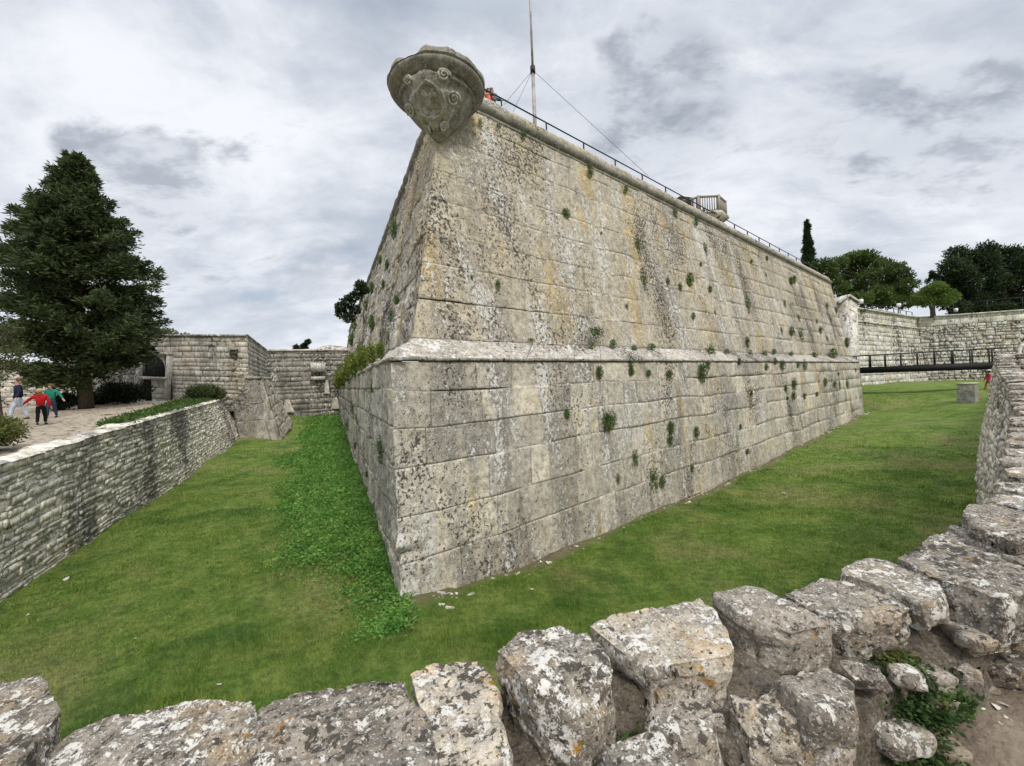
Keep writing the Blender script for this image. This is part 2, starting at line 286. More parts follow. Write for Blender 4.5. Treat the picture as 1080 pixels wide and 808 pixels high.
# ------------------------------------------------------------------ masonry
def polyint(pts, s):
    pts = np.asarray(pts, float)
    if len(pts) == 2: return pts[0]+(pts[1]-pts[0])*np.asarray(s)[..., None]
    d = np.concatenate([[0], np.cumsum(np.linalg.norm(np.diff(pts, axis=0), axis=1))]); d /= d[-1]
    return np.stack([np.interp(s, d, pts[:, k]) for k in range(3)], -1)
def masonry(ma, base, top, row, width, toward, gap=.012, depth=.03, bulge=.0, rough=.012, jit=.25, resf=.006, resmin=.035, corner=None, wav=0., off=.01, tilt=.0, rows=None, tintf=None, back=True, rrough=6.):
    base = np.asarray(base, float); top = np.asarray(top, float)
    L = np.linalg.norm(np.diff(base, axis=0), axis=1).sum(); Hm = np.mean([np.linalg.norm(polyint(top, q)-polyint(base, q)) for q in (0., .5, 1.)])
    toward = np.asarray(toward, float)
    def P(s, t): return polyint(base, s)*(1-t[..., None])+polyint(top, s)*t[..., None]
    def Nn(s, t):
        e = 1e-3; sa = np.clip(s-e, 0, 1); sb = np.clip(s+e, 0, 1)
        du = P(sb, t)-P(sa, t); dv = polyint(top, s)-polyint(base, s); n = np.cross(du, dv); n /= np.linalg.norm(n, axis=-1, keepdims=True)+1e-12
        m = P(np.array([.5]), np.array([.5]))[0]; nm = n.reshape(-1, 3).mean(0)
        if nm@(toward-m) < 0: n = -n
        return n
    if rows is None:
        rows = [0.]
        while rows[-1] < Hm-row*.6: rows.append(rows[-1]+row*random.uniform(1-jit, 1+jit))
        rows[-1] = Hm
    fl = None
    for i in range(len(rows)-1):
        v0, v1 = rows[i], rows[i+1]; x = -random.uniform(.0, .45)*width if corner is not None else -random.uniform(.1, .9)*width
        while x < L:
            w = width*random.uniform(1-jit*1.6, 1+jit*1.6)*(1.5 if (corner is not None and x <= 0) else 1); a, b = max(x, 0), min(x+w, L); x += w
            if b-a < .25*min(width, .3): continue
            c = P(np.array([(a+b)/2/L]), np.array([(v0+v1)/2/Hm]))[0]; D = np.linalg.norm(c-CAM); res = max(resmin, D*resf)
            nu = int(min(60, max(3, (b-a)/res))); nv = int(min(40, max(3, (v1-v0)/res)))
            gx = min(gap+.00035*D, (b-a)*.12); gv = min(gap*.7+.0002*D, (v1-v0)*.12)
            uu = np.concatenate([[a+gx*.2], np.linspace(a+gx, b-gx, nu), [b-gx*.2]]); vv = np.concatenate([[v0+gv*.2], np.linspace(v0+gv, v1-gv, nv), [v1-gv*.2]])
            U, V = np.meshgrid(uu, vv, indexing='ij'); jx = np.zeros_like(U)
            if wav:
                q = np.stack([U, V, np.full_like(U, i*0.)], -1); U = U+wav*noise(q, 1.3/max(width, .3))*np.clip(U/.6, 0, 1); V2 = V+wav*1.6*noise(q*np.array([1, .7, 1])+9, .55/max(width, .3))+wav*.5*noise(q+9, 1.6/max(width, .3))
                V = np.clip(V2, 0, Hm) if 0 < i < len(rows)-2 else V
                U = np.clip(U, 0, L)
            Sx = np.clip(U/L, 0, 1); T = V/Hm; Q = P(Sx, T); N = Nn(Sx, T)
            o = random.uniform(-off, off); tx, ty = random.uniform(-tilt, tilt), random.uniform(-tilt, tilt)
            e = np.zeros_like(U); e[0, :] = e[-1, :] = 1; e[:, 0] = e[:, -1] = 1
            if corner is not None and a <= 0: e[0, 1:-1] = 0; 
            if corner is not None and a <= 0: U[0, :] = 0; Sx[0, :] = 0; Q = P(Sx, T)
            fx = (U-(a+b)/2)/(b-a)*2; fv = (V-(v0+v1)/2)/(v1-v0)*2
            disp = o+tx*fx+ty*fv+bulge*(1-np.clip(fx**4, 0, 1))*(1-np.clip(fv**4, 0, 1))-bulge*.5
            disp = disp+rough*fbm(Q, rrough, 3)+rough*1.2*noise(Q, 1.7)
            if corner is not None: disp = disp*np.clip(U/.25, 0, 1)
            disp = disp*(1-e)-depth*e
            Q = Q+N*disp[..., None]
            if corner is not None: Q = corner(Q, U, T*Hm)
            t = .5+.55*(random.random()-.5) if tintf is None else tintf(c, random.random())
            tn = np.zeros(U.shape+(2,)); tn[..., 0] = t; tn[..., 1] = e*.7
            du = Q[-1, 0]-Q[0, 0]; dv = Q[0, -1]-Q[0, 0]; fl = np.cross(du, dv)@N[0, 0] < 0
            ma.grid(Q, tn, fl)
    if back:
        S, T = np.meshgrid(np.linspace(.6/L if corner is not None else 0, 1, max(2, len(base)*3)), np.linspace(0, 1, 4), indexing='ij'); Q = P(S, T)-Nn(S, T)*(depth*1.15+rough*2.2+off*.8); ma.grid(Q, (.4, 1.), fl)

# ------------------------------------------------------------------ bastion geometry
a1, a2 = R_(50.2878), R_(-24.8755); u1 = np.array([math.sin(a1), math.cos(a1), 0]); u2 = np.array([math.sin(a2), math.cos(a2), 0]); SC = 4/5.2
Bc = np.array([-2.928, 9.652, 0])*SC; Lc = np.array([-3.08, 10.21, 5.945])*SC; Ic = np.array([-2.80, 11.46, 6.566])*SC; Tc = np.array([-2.09, 14.59, 16.03])*SC
def plane(a, b, u): n = np.cross(u, b-a); return a, n/np.linalg.norm(n)
PLR = plane(Bc, Lc, u1); PUR = plane(Ic, Tc, u1); PLL = plane(Bc, Lc, u2); PUL = plane(Ic, Tc, u2)
eR = on_plane(912, 437, *PLR); L1 = (eR-Bc)@u1
lipE = Lc+u1*(on_plane(906, 381, *PLR)-Lc).dot(u1); innE = Ic+u1*((on_plane(898, 377, *PUR)-Ic)@u1); topE = Tc+u1*((on_plane(876, 299, *PUR)-Tc)@u1)
L2 = 52.0

# ------------------------------------------------------------------ ground
gp = [(-10.4, 8, 0), (-12.1, 11.4, 0), (-14.4, 16.3, 0), (-18, 24, .35), (-20.5, 31, .68), (-22, 40, 1.0), (-26, 46, 1.26), (-10, 20, .0), (-14, 30, .35), (-19, 42, .7), (-5, 6, 0), (-3, 5, -.05), (-6, 12, 0),
      (-2.25, 7.4, 0), (-1.33, 8.16, -.21), (.28, 9.5, -.3), (1.3, 10.35, -.31), (2.8, 11.6, -.36), (7.5, 15.5, -.51), (11.5, 18.8, -.45), (17.3, 23.6, -.25), (25, 30, -.1), (30.7, 34.8, .03),
      (0, 4, -.1), (3, 5, -.2), (8, 9, -.3), (13, 11.4, -.1), (20, 17, 0), (27, 23, .4), (33, 28, 1.0), (36, 30, 1.2), (41, 35, 1.75), (36, 40, 1.5), (40, 44, 2.0), (50, 44, 1.9), (60, 56, 1.8), (45, 55, 2.1), (30, 30, .25), (0, -10, 0), (-60, 60, 1.3), (80, 80, 2)]
GP = np.array(gp, float)
def gz(x, y):
    x = np.asarray(x, float); y = np.asarray(y, float); sh = x.shape; X = np.stack([x.ravel(), y.ravel()], -1); out = np.zeros(len(X))
    for k in range(0, len(X), 40000):
        d2 = ((X[k:k+40000, None]-GP[None, :, :2])**2).sum(-1)+.6; w = d2**-2.0; out[k:k+40000] = (w*GP[:, 2]).sum(1)/w.sum(1)
    return out.reshape(sh)
nR = np.array([-u1[1], u1[0], 0]); nL = np.array([u2[1], -u2[0], 0])
def dR(x, y): return (x-Bc[0])*nR[0]+(y-Bc[1])*nR[1]      # >0 : behind the plane of the right face
def dL(x, y): return (x-Bc[0])*nL[0]+(y-Bc[1])*nL[1]
def mound(x, y):      # weedy bank along the left face
    d = -dL(x, y); al = (x-Bc[0])*u2[0]+(y-Bc[1])*u2[1]
    m = np.clip(1-d/3.6, 0, 1)*np.clip((al+.4)/2.5, 0, 1)*np.clip((45-al)/10, 0, 1); return np.where(d > -1, .42*m*m*(3-2*m), 0)
def ground(x, y):
    q = np.stack([x, y, 0*x], -1); return gz(x, y)+mound(x, y)+.05*fbm(q, .35, 3)+.018*noise(q, 2.3)
def axis(lo, hi, f0, n):
    t = np.linspace(-1, 1, n); return t
gx = np.concatenate([np.linspace(-900, -80, 12)[:-1], np.linspace(-80, -20, 60)[:-1], np.linspace(-20, 20, 260)[:-1], np.linspace(20, 90, 110)[:-1], np.linspace(90, 900, 12)])
gy = np.concatenate([np.linspace(-300, -4, 8)[:-1], np.linspace(-4, 22, 190)[:-1], np.linspace(22, 90, 130)[:-1], np.linspace(90, 2500, 14)])
X, Y = np.meshgrid(gx, gy, indexing='ij'); Z = ground(X, Y)
tn = np.zeros(X.shape+(2,)); tn[..., 0] = .5
dr = -dR(X, Y); q = np.stack([X, Y, 0*X], -1); worn = np.clip(1-(dr-.12-.22*noise(q, .8))/.28, 0, 1)*((dr > -.6) & (dL(X, Y) > .2) & ((X-Bc[0])*u1[0]+(Y-Bc[1])*u1[1] < L1+.3)); tn[..., 1] = worn*np.clip(.75+.5*noise(q, 1.9), 0, 1)
ma = MA(); ma.grid(np.stack([X, Y, Z], -1), tn, False); g = ma.build('ground', M['turf'], smooth=True); tag(g, 'grassy ditch floor sweeping round both sides of the bastion', 'ground', kind='structure')

# left scarp lines (needed for masks)
lw_base = [np.array([-5.5, -4, -.1]), np.array([-7.6, 2.5, -.1]), at_z(0, 636, -.05), at_z(100, 569, -.05), at_z(175, 521, -.05), at_d(262, 461, 31.)]
lw_top = [np.array([-6.0, -4, 2.7]), np.array([-8.1, 2.5, 2.72]), at_d(0, 490, 8.3), at_d(100, 460, 11.8), at_d(178, 437, 17.2), at_d(241, 420, 31.5)]
fw_out = [(-4.2, -1.2, 3.1), (-3.0, .3, 3.2), (-1.9, .9, 3.2), (-1.35, 1.06, 3.2), (-.62, .97, 3.2), (-.05, 1.12, 3.2), (.33, 1.24, 3.2), (.72, 1.36, 3.2), (1.2, 1.5, 3.2), (1.62, 1.64, 3.2), (2.2, 1.93, 3.2)]
FS = 4/3.; fw_out = [(a*FS, b*FS, 4-(4-c)*FS) for a, b, c in fw_out]+[(4.47, 3.63, 3.04), (5.4, 4.4, 3.08), (8.16, 6.5, 3.2), (12.4, 10, 3.5), (17.05, 14, 3.8), (20.6, 17, 4.32)]
fw_out = np.array(fw_out)
def fwline(x): return np.interp(x, fw_out[:, 0], fw_out[:, 1])
lwb = np.array(lw_base)
def in_ditch(x, y):
    left = np.interp(y, lwb[:, 1], lwb[:, 0]); bast = (dR(x, y) > -.02) & (dL(x, y) > -.02)
    rightline = np.where(x > 3, (x-.0)/1.205+.5, fwline(x)+.2)
    return (x > left+.05) & ~bast & (y > rightline)
# blades
N = 900000; r = np.exp(rng.uniform(math.log(2.6), math.log(34), N)); th = rng.uniform(-1.02, 1.0, N); x = r*np.sin(th); y = r*np.cos(th)
k = in_ditch(x, y) & ((y < 40)); x, y, r = x[k], y[k], r[k]
q = np.stack([x, y, 0*x], -1); keep = (rng.random(len(x)) < .62+.35*noise(q, 1.2)); wr = (-dR(x, y) < .35+.2*noise(q, .8)) & (dL(x, y) > .2) & (rng.random(len(x)) < .85); keep &= ~wr; keep &= rng.random(len(x)) < np.clip((36-r)/20, 0, 1)
x, y, r, q = x[keep], y[keep], r[keep], q[keep]; z = ground(x, y); n = len(x)
hh = (.016+.024*rng.random(n)+.03*np.clip(noise(q, .9)+.1, 0, 1)+.13*np.clip(noise(q, 2.6)-.3, 0, 1)*rng.random(n))*(1+.02*r); ww = np.maximum(.0035, .00075*r); aa = rng.uniform(0, 2*math.pi, n); lean = rng.uniform(.1, .9, n)*hh; la = rng.uniform(0, 2*math.pi, n)
p0 = np.stack([x-ww*np.cos(aa), y-ww*np.sin(aa), z-.004], 1); p1 = np.stack([x+ww*np.cos(aa), y+ww*np.sin(aa), z-.004], 1); p2 = np.stack([x+lean*np.cos(la), y+lean*np.sin(la), z+hh], 1)
def tris(name, p, tint, mat, parent=None, loc=None):
    n, k = p.shape[:2]; V = p.reshape(-1, 3)
    off = np.array(parent_world(parent)) if parent is not None else (np.array(loc, float) if loc is not None else np.zeros(3))
    me = bpy.data.meshes.new(name); me.vertices.add(n*k); me.vertices.foreach_set('co', (V-off).astype(np.float32).ravel())
    me.loops.add(n*k); me.loops.foreach_set('vertex_index', np.arange(n*k, dtype=np.int32)); me.polygons.add(n); me.polygons.foreach_set('loop_start', np.arange(0, n*k, k, dtype=np.int32))
    at = me.attributes.new('tint', 'FLOAT_VECTOR', 'POINT'); t = np.zeros((n, k, 3)); t[:, :, 0] = np.asarray(tint)[:, None]; at.data.foreach_set('vector', t.astype(np.float32).ravel())
    me.update(calc_edges=True); me.materials.append(mat); o = bpy.data.objects.new(name, me); COL.objects.link(o)
    if parent is not None: o.parent = parent
    else: o.location = off
    return o
o = tris('grass', np.stack([p0, p1, p2], 1), rng.random(n)**1.5, M['blade']); tag(o, 'short mown grass blades covering the ditch floor', 'grass', kind='stuff')

# leaves: folded kites around given centres
def leaf_quads(C, size, elong=1.6, flat=0., up=None):
    n = len(C); a = rng.normal(size=(n, 3)); a[:, 2] *= (1-flat); 
    if up is not None: a = a+up
    a /= np.linalg.norm(a, axis=1, keepdims=True)+1e-9
    b = rng.normal(size=(n, 3)); b -= (b*a).sum(1, keepdims=True)*a; b /= np.linalg.norm(b, axis=1, keepdims=True)+1e-9
    s = (size*rng.uniform(.6, 1.3, n))[:, None]
    return np.stack([C, C+a*s*.5*elong+b*s*.35, C+a*s*elong, C+a*s*.5*elong-b*s*.35], 1)
# weeds on the bank
N = 30000; al = rng.uniform(-.6, 46, N)**1.0; al = -.8+47*rng.random(N)**1.9; d = -.05+3.9*rng.random(N)**1.25*(1.0); 
x = Bc[0]+u2[0]*al-nL[0]*d; y = Bc[1]+u2[1]*al-nL[1]*d; q = np.stack([x, y, 0*x], -1)
edge = 2.9+.9*noise(q, .35)+.6*noise(q, 1.1)
edge = edge*np.clip((al+1.2)/4, .28, 1); k = (d < edge+.5*rng.random(N)**2) & (noise(q, 1.6) > -.75) & (rng.random(N) < np.clip((edge-d)/.9+.15, .1, 1)); x, y, q, al, d, edge = x[k], y[k], q[k], al[k], d[k], edge[k]; z = ground(x, y)
cl = np.clip(.5+.5*noise(q, 2.1), 0, 1); dist = np.hypot(x, y); reps = 5; hmax = (.05+.20*cl)*np.clip((edge-d)/.8, .2, 1)
PP = []; TT = []
for k_ in range(reps):
    sp_ = .06+.006*dist; C = np.stack([x+rng.normal(0, 1, len(x))*sp_, y+rng.normal(0, 1, len(x))*sp_, z+hmax*rng.uniform(.3, 1.05, len(x))], 1); inside = (dL(C[:, 0], C[:, 1]) > -.03) & (dR(C[:, 0], C[:, 1]) > -.0); C = C[~inside]
    dd = dist[~inside]; PP.append(leaf_quads(C, (.022+.0026*dd)*rng.uniform(.6, 1.5, len(dd)), 1.25, .35)); TT.append(rng.random(len(C))*.7+.3*cl[~inside])
o = tris('weeds', np.concatenate(PP), np.concatenate(TT), M['weed']); tag(o, 'dense bright green leafy weeds banked against the left face of the bastion', 'weeds', kind='stuff')

# ------------------------------------------------------------------ the bastion
bast = thing('bastion', Bc, 'huge battered limestone bastion whose sharp corner points at the viewer', 'bastion')
bis = -(nR+nL); bis /= np.linalg.norm(bis)
def corner_low(Q, U, V):
    n1 = noise(np.stack([0*V, 0*V, V], -1), 2.1)*.022+noise(np.stack([0*V, 5+0*V, V], -1), 9)*.014
    beak = .13*np.exp(-((V-1.02)/.10)**2)*(1)-.10*np.exp(-((V-.80)/.10)**2)-.05*np.exp(-((V-.3)/.25)**2)
    wide = np.exp(-(U/.42)**2); return Q+bis*((n1*np.exp(-U/.12)+beak*wide)[..., None])
def corner_up(Q, U, V):
    n1 = noise(np.stack([0*V, 0*V, V], -1), 1.7)*.05+noise(np.stack([0*V, 5+0*V, V], -1), 7)*.02; return Q+bis*((n1*np.exp(-U/.15))[..., None])
rowsL = [0, 1.15, 1.95, 2.85, 3.42+.2, 4.25+.05, 5.02, 5.62]   # includes 1 m below ground
dz = 1.0; sl1 = (Lc-Bc)/(Lc[2]-Bc[2]); b0 = Bc-sl1*dz; sl1e = (lipE-eR)/(lipE[2]-eR[2]); b1_ = eR-sl1e*dz
HmR = np.linalg.norm(Lc-b0); rowsL = [r_*HmR/5.57 for r_ in (0, .55, 1.62, 2.5, 3.45, 4.2, 4.95, 5.57)]
ma = MA(); masonry(ma, [b0, b1_], [Lc, lipE], .9, 1.25, CAM, gap=.007, depth=.015, rough=.014, off=.013, tilt=.006, corner=lambda Q, U, V: corner_low(Q, U, V-dz), wav=.05, rows=rowsL, resf=.0045, jit=.36, tintf=lambda c, r_: .5+.8*(r_-.5))
b2_ = b0+u2*L2; masonry(ma, [b0, b2_], [Lc, Lc+u2*L2], .9, 1.0, np.array([-30, 15, 3]), gap=.02, depth=.06, rough=.03, off=.035, tilt=.02, corner=lambda Q, U, V: corner_low(Q, U, V-dz), wav=.03, rows=rowsL, resf=.0045)
fb = b1_+np.array([-9, 11, 0]); masonry(ma, [b1_, fb], [lipE, lipE+np.array([-9, 11, 0])], .9, 1.2, np.array([60, 50, 3]), resf=.01)
ma.build('lower_wall', M['ashlar'], bast)
# sloping ledge
ma = MA(); outR = -nR*.07; outL = -nL*.07; lipc = Lc+bis*.09; 
lr0 = lipc; lr1 = lipE+outR; ll1 = Lc+u2*L2+outL
masonry(ma, [lr0, lr1], [Ic, innE], .6, 1.9, CAM+np.array([0, 0, 9]), gap=.01, depth=.03, rough=.02, rows=[0, np.linalg.norm(Ic-lr0)*1.0], corner=lambda Q, U, V: Q, off=.008, resf=.0045)
masonry(ma, [lr0, ll1], [Ic, Ic+u2*L2], .6, 1.7, np.array([-30, 15, 14]), gap=.01, depth=.03, rough=.03, rows=[0, np.linalg.norm(Ic-lr0)*1.0], corner=lambda Q, U, V: Q, off=.02, resf=.0045)
dn = np.array([0, 0, -.055])
for A_, B_ in ((lr0, lr1), (lr0, ll1)):
    S = np.linspace(0, 1, 160)[:, None]**1.5; P_ = A_+(B_-A_)*S; rg = .012*noise(P_, 3)[:, None]; nn = outR if A_ is lr0 and B_ is lr1 else outL
    ma.grid(np.stack([P_+rg*np.array([0, 0, 1]), P_+dn+rg*np.array([0, 0, 1]), P_+dn-nn*5.], 1), (.6, 0.), True)
ma.build('ledge', M['ledge'], bast)
# upper wall
HmU = np.linalg.norm(Tc-Ic); nr = 8; cuts = [0]+[HmU*(i+random.uniform(-.12, .12))/nr for i in range(1, nr)]+[HmU]
ma = MA(); masonry(ma, [Ic, innE], [Tc, topE], 1., 1.5, CAM, gap=.001, depth=.009, rough=.014, off=.004, tilt=.003, tintf=lambda c, r_: .5+.3*(r_-.5), corner=corner_up, wav=.03, rows=cuts, resf=.005, resmin=.045)
masonry(ma, [Ic, Ic+u2*L2], [Tc, Tc+u2*L2], 1., 1.3, np.array([-30, 15, 8]), gap=.014, depth=.05, rough=.05, off=.04, tilt=.02, corner=corner_up, wav=.04, rows=cuts, resf=.005, resmin=.045)
masonry(ma, [innE, innE+np.array([-9, 11, 0])], [topE, topE+np.array([-9, 11, 0])], 1., 1.5, np.array([60, 50, 3]), resf=.012)
ma.build('upper_wall', M['ashlar_up'], bast)
# cordon, fillet and sloping parapet
def sweep(ma, A, B, n, prof, seg=140, rg=.012, tint=(.5, 0), notch=0):
    A = np.asarray(A); B = np.asarray(B); S = np.linspace(0, 1, seg)**1.7; P_ = A+(B-A)*S[:, None]
    rows = []
    for (o_, z_) in prof:
        off_ = rg*fbm(P_+np.array([o_*3, 0, z_*3]), 2.6, 3)[:, None]; rows.append(P_+n*(o_+off_)+np.array([0, 0, 1.])*(z_+.8*off_))
    G = np.stack(rows, 1); fl = np.cross(G[1, 0]-G[0, 0], G[0, 1]-G[0, 0])@n < 0
    ma.grid(G, tint, fl)
th = np.linspace(-1.35, 1.35, 9); cord = [(.02, -.30), (.075, -.29), (.08, -.2), (.03, -.185)]+[(.03+.15*math.cos(t), -.03+.15*math.sin(t)) for t in th]+[(.0, .13)]
par = [(.0, .13), (.02, .2), (-.02, .36), (-.10, .44), (-.45, .5), (-.6, .5)]
ma = MA(); sweep(ma, Tc, topE, -nR, cord); sweep(ma, Tc, Tc+u2*L2, -nL, cord, rg=.03); sweep(ma, topE, topE+np.array([-9, 11, 0]), np.array([.77, .64, 0]), cord, 20); ma.build('cordon', M['cap'], bast, smooth=False)
ma = MA(); sweep(ma, Tc, topE, -nR, par, rg=.02); sweep(ma, Tc, Tc+u2*L2, -nL, par, rg=.03); sweep(ma, topE, topE+np.array([-9, 11, 0]), np.array([.77, .64, 0]), par, 20); ma.build('parapet', M['ashlar_up'], bast)
ma = MA(); zt = Tc[2]+.3; pts = [Tc+(nR+nL)*.4, topE+nR*.4, topE+np.array([-9, 11, 0]), Tc+u2*L2+nL*.4]; pts = [np.array([p[0], p[1], zt]) for p in pts]; ma.add(pts, [(0, 1, 2, 3)]); ma.build('rampart_floor', M['path'], bast)

# carved sentry box base on the corner
capc = np.array([-1.70, 10.72, 12.0]); capr = thing('turret_base', (0, 0, 0), None, None); del_ = capr
capr.parent = bast; capr.location = Vector(capc)-Vector(Bc)
prof = [(.0, .16), (.9, .16), (1.20, .15), (1.26, .12), (1.285, .04), (1.285, -.13), (1.285, -.14), (1.235, -.15), (1.235, -.20), (1.235, -.21), (1.25, -.25), (1.245, -.33), (1.20, -.42), (1.13, -.49), (1.07, -.53), (1.065, -.535), (1.065, -.575), (1.0, -.58), (.985, -.585), (.98, -.66), (1.01, -.70), (.985, -.76), (.93, -.77), (.92, -.775), (.90, -.83), (.84, -1.0), (.73, -1.22), (.60, -1.44), (.46, -1.64), (.33, -1.80), (.23, -1.95), (.15, -2.1), (.02, -2.2)]
n_ = 160; TH = np.linspace(0, 2*math.pi, n_+1); G = []; prof = [(r0, z0*.62 if z0 > -.6 else -.372+(z0+.6)*.76) for r0, z0 in prof]
for (r0, z0) in prof:
    ax_shift = np.array([0, 0, 0])+np.array([.03, -.18, 0])*np.clip(-z0/1.7, 0, 1)
    P_ = np.stack([r0*np.cos(TH), r0*np.sin(TH), np.full_like(TH, z0)], -1)
    rim = np.clip((z0+.12)/.1, 0, 1) if z0 > -.12 else 0
    nz = noise(np.stack([np.cos(TH)*2, np.sin(TH)*2, 0*TH], -1), 1.6)*.05+noise(np.stack([np.cos(TH)*2, np.sin(TH)*2, 0*TH], -1), 6)*.03
    # broken front left of the rim
    ang = (TH+math.pi) % (2*math.pi)-math.pi; br = np.exp(-((ang+1.95)/.26)**4)+.4*np.exp(-((ang+2.6)/.15)**4)
    P_[:, 2] += rim*(nz*1.1-br*.13); P_[:, :2] *= (1-rim*(br*.06)+rim*nz*.25)[:, None]
    G.append(P_+capc+ax_shift)
G = np.stack(G, 0); G = G+.006*fbm(G, 4, 3)[..., None]; ma = MA(); ma.grid(G, (.5, 0), True); ma.build('corbel', M['cap'], capr, smooth=False)
# coat of arms: bent cartouche on the cone, facing the viewer
def conepoint(ang, z, extra):
    zz = np.array([p[1] for p in prof[23:]][::-1]); rr = np.array([p[0] for p in prof[23:]][::-1]); r0 = np.interp(z, zz, rr)+extra
    sh = np.stack([.03*np.clip(-z/1.7, 0, 1), -.18*np.clip(-z/1.7, 0, 1), 0*z], -1)
    return np.stack([r0*np.cos(ang), r0*np.sin(ang), z], -1)+capc+sh
A0 = math.atan2(-10.7, 1.8)-.27   # towards the camera, turned to the left
def cart_w(t):    # half width profile of the shield, t=0 top .. 1 bottom
    return np.interp(t, [0, .08, .2, .35, .5, .62, .75, .87, .95, 1], [.36, .54, .50, .55, .50, .52, .42, .36, .30, .10])
tt = np.linspace(0, 1, 130); ww_ = np.linspace(-1, 1, 110); T_, W_ = np.meshgrid(tt, ww_, indexing='ij'); z_ = -.42-1.07*T_; wd = cart_w(T_)*(1+.06*np.sin(T_*23)); rl = np.interp(z_, [p[1] for p in prof[::-1]], [p[0] for p in prof[::-1]])
ang = A0+W_*wd/np.maximum(rl, .42)
e_oval = np.sqrt((W_*wd/.27)**2+((T_-.52)/.27)**2); ex = .11-.05*np.abs(W_)**6+.07*np.exp(-((e_oval-1)/.12)**2)-.04*(e_oval < .9)+.07*np.exp(-((e_oval)/.7)**2)*(.5+.5*np.sin(W_*9)*np.cos(T_*30))
ex = ex+.07*np.tanh(3*noise(np.stack([np.abs(W_)*2.2, T_*5, 0*W_], -1), 1.3))*(e_oval > 1.05)+.05*np.tanh(4*noise(np.stack([np.abs(W_)*3, T_*9+4, 0*W_], -1), 1.2))*(e_oval < .85)+.012*fbm(np.stack([W_*6, T_*9, 0*W_], -1), 1.5, 3); ex[:, 0] = ex[:, -1] = -.02; ex[-1, :] = -.02; ex[0, :] = -.02
cg = conepoint(ang, z_, ex); ma = MA(); ma.grid(cg, (.6, 0), False); arms = ma.build('coat_of_arms', M['relief'], capr, smooth=True)
def scroll(t, w, R=.09, turn=1):
    z0 = -.42-1.07*t; r0 = np.interp(z0, [p[1] for p in prof[::-1]], [p[0] for p in prof[::-1]]); pts = []; rs = []
    for q_ in np.linspace(0, 4.2*math.pi, 44):
        rad = R*(1-q_/(4.6*math.pi)); pts.append(conepoint(np.array(A0+(w*cart_w(t)+turn*rad*math.cos(q_))/max(r0, .42)), np.array(z0+rad*math.sin(q_)), .17+.04*(q_/13))); rs.append(.04*(1-q_/20))
    ma.tube(pts, rs, 6, (.8, 0))
for t, w, R_s, tr_ in ((.10, .72, .14, 1), (.12, -.75, .10, -1), (.46, .98, .14, 1), (.55, -1.0, .13, -1), (.93, .8, .10, 1), (.95, -.8, .09, -1)): ma = MA(); scroll(t, w, R_s, tr_); ma.build('scroll_ornament', M['relief'], capr, smooth=True)

# railing along the top
def railing(name, pts, hgt, step, label, group=None, mat='iron', rails=(1.,), r=.022, root=None):
    pts = [np.array(p, float) for p in pts]; t = thing(name, pts[0], label, 'railing', group)
    ma = MA()
    for f_ in rails: ma.tube([p+np.array([0, 0, hgt*f_]) for p in pts], r, 6)
    ma.build('rail', M[mat], t)
    for A_, B_ in zip(pts[:-1], pts[1:]):
        n = max(1, int(np.linalg.norm(B_-A_)/step))
        for i in range(n+1):
            p = A_+(B_-A_)*i/n; m = MA(); m.box(p+np.array([0, 0, hgt/2-.05]), (r*2, r*2, hgt+.1)); m.build('post', M[mat], t)
    return t
rA = Tc+nR*.75+u1*.6+np.array([0, 0, .45]); rB = topE+nR*.75-u1*1+np.array([0, 0, .45])
railing('metal_railing', [rA, rB], .85, 2.1, 'thin dark metal handrail running along the top of the bastion', r=.026)
# flagpole
fp = at_d(564, 128, 17.0); fp[2] = Tc[2]+.3; t = thing('flagpole', fp, 'tall slender flagpole with guy wires on top of the bastion', 'flagpole')
ma = MA(); ma.tube([fp, fp+[0, 0, 4.6]], [.085, .075], 10); ma.build('lower_mast', M['pole'], t)
ma = MA(); ma.tube([fp+[0, 0, 4.6], fp+[0, 0, 10.]], [.055, .03], 10); ma.build('upper_mast', M['pole'], t)
ma = MA(); ma.tube([fp+[0, 0, 4.45], fp+[0, 0, 4.75]], .11, 10); ma.build('collar', M['iron'], t)
for e_ in (at_d(684, 186, 19.5), at_d(532, 110, 17.), at_d(541, 118, 21.)):
    ma = MA(); ma.tube([fp+[0, 0, 4.6], e_], .008, 5); ma.build('guy_wire', M['iron'], t)
# lookout
lo = at_d(736, 243, 25.5); lz = lo[2]; t = thing('lookout_platform', (lo[0], lo[1], 12.6), 'pale corbelled lookout platform with barred balustrade above the wall top', 'lookout')
ma = MA(); n8 = 8; rr = 1.45
def octa(r, z, c=lo): return [np.array([c[0]+r*math.cos(a+.39), c[1]+r*math.sin(a+.39), z]) for a in np.arange(8)*math.pi/4]
rings = [octa(.95, 12.6), octa(.95, lz-.1), octa(1.6, lz+.3), octa(1.8, lz+.42), octa(1.8, lz+.55), octa(0.01, lz+.55)]
V = np.array([p for r_ in rings for p in r_]); f = [(i*8+j, i*8+(j+1) % 8, (i+1)*8+(j+1) % 8, (i+1)*8+j) for i in range(5) for j in range(8)]; ma.add(V, f); ma.build('tower', M['far'], t)
oc = octa(1.6, lz+.55)
for j in range(8):
    m = MA(); m.box(oc[j]+[0, 0, .5], (.13, .13, 1.0)); m.build('post', M['wood'], t); m = MA()
    A_, B_ = oc[j], oc[(j+1) % 8]; m.box((A_+B_)/2+[0, 0, .93], (np.linalg.norm(B_-A_), .12, .09), ux=B_-A_); m.box((A_+B_)/2+[0, 0, .1], (np.linalg.norm(B_-A_), .1, .07), ux=B_-A_)
    for q_ in np.linspace(.1, .9, 8): m.box(A_+(B_-A_)*q_+[0, 0, .5], (.045, .045, .8))
    m.build('balustrade', M['wood'], t)
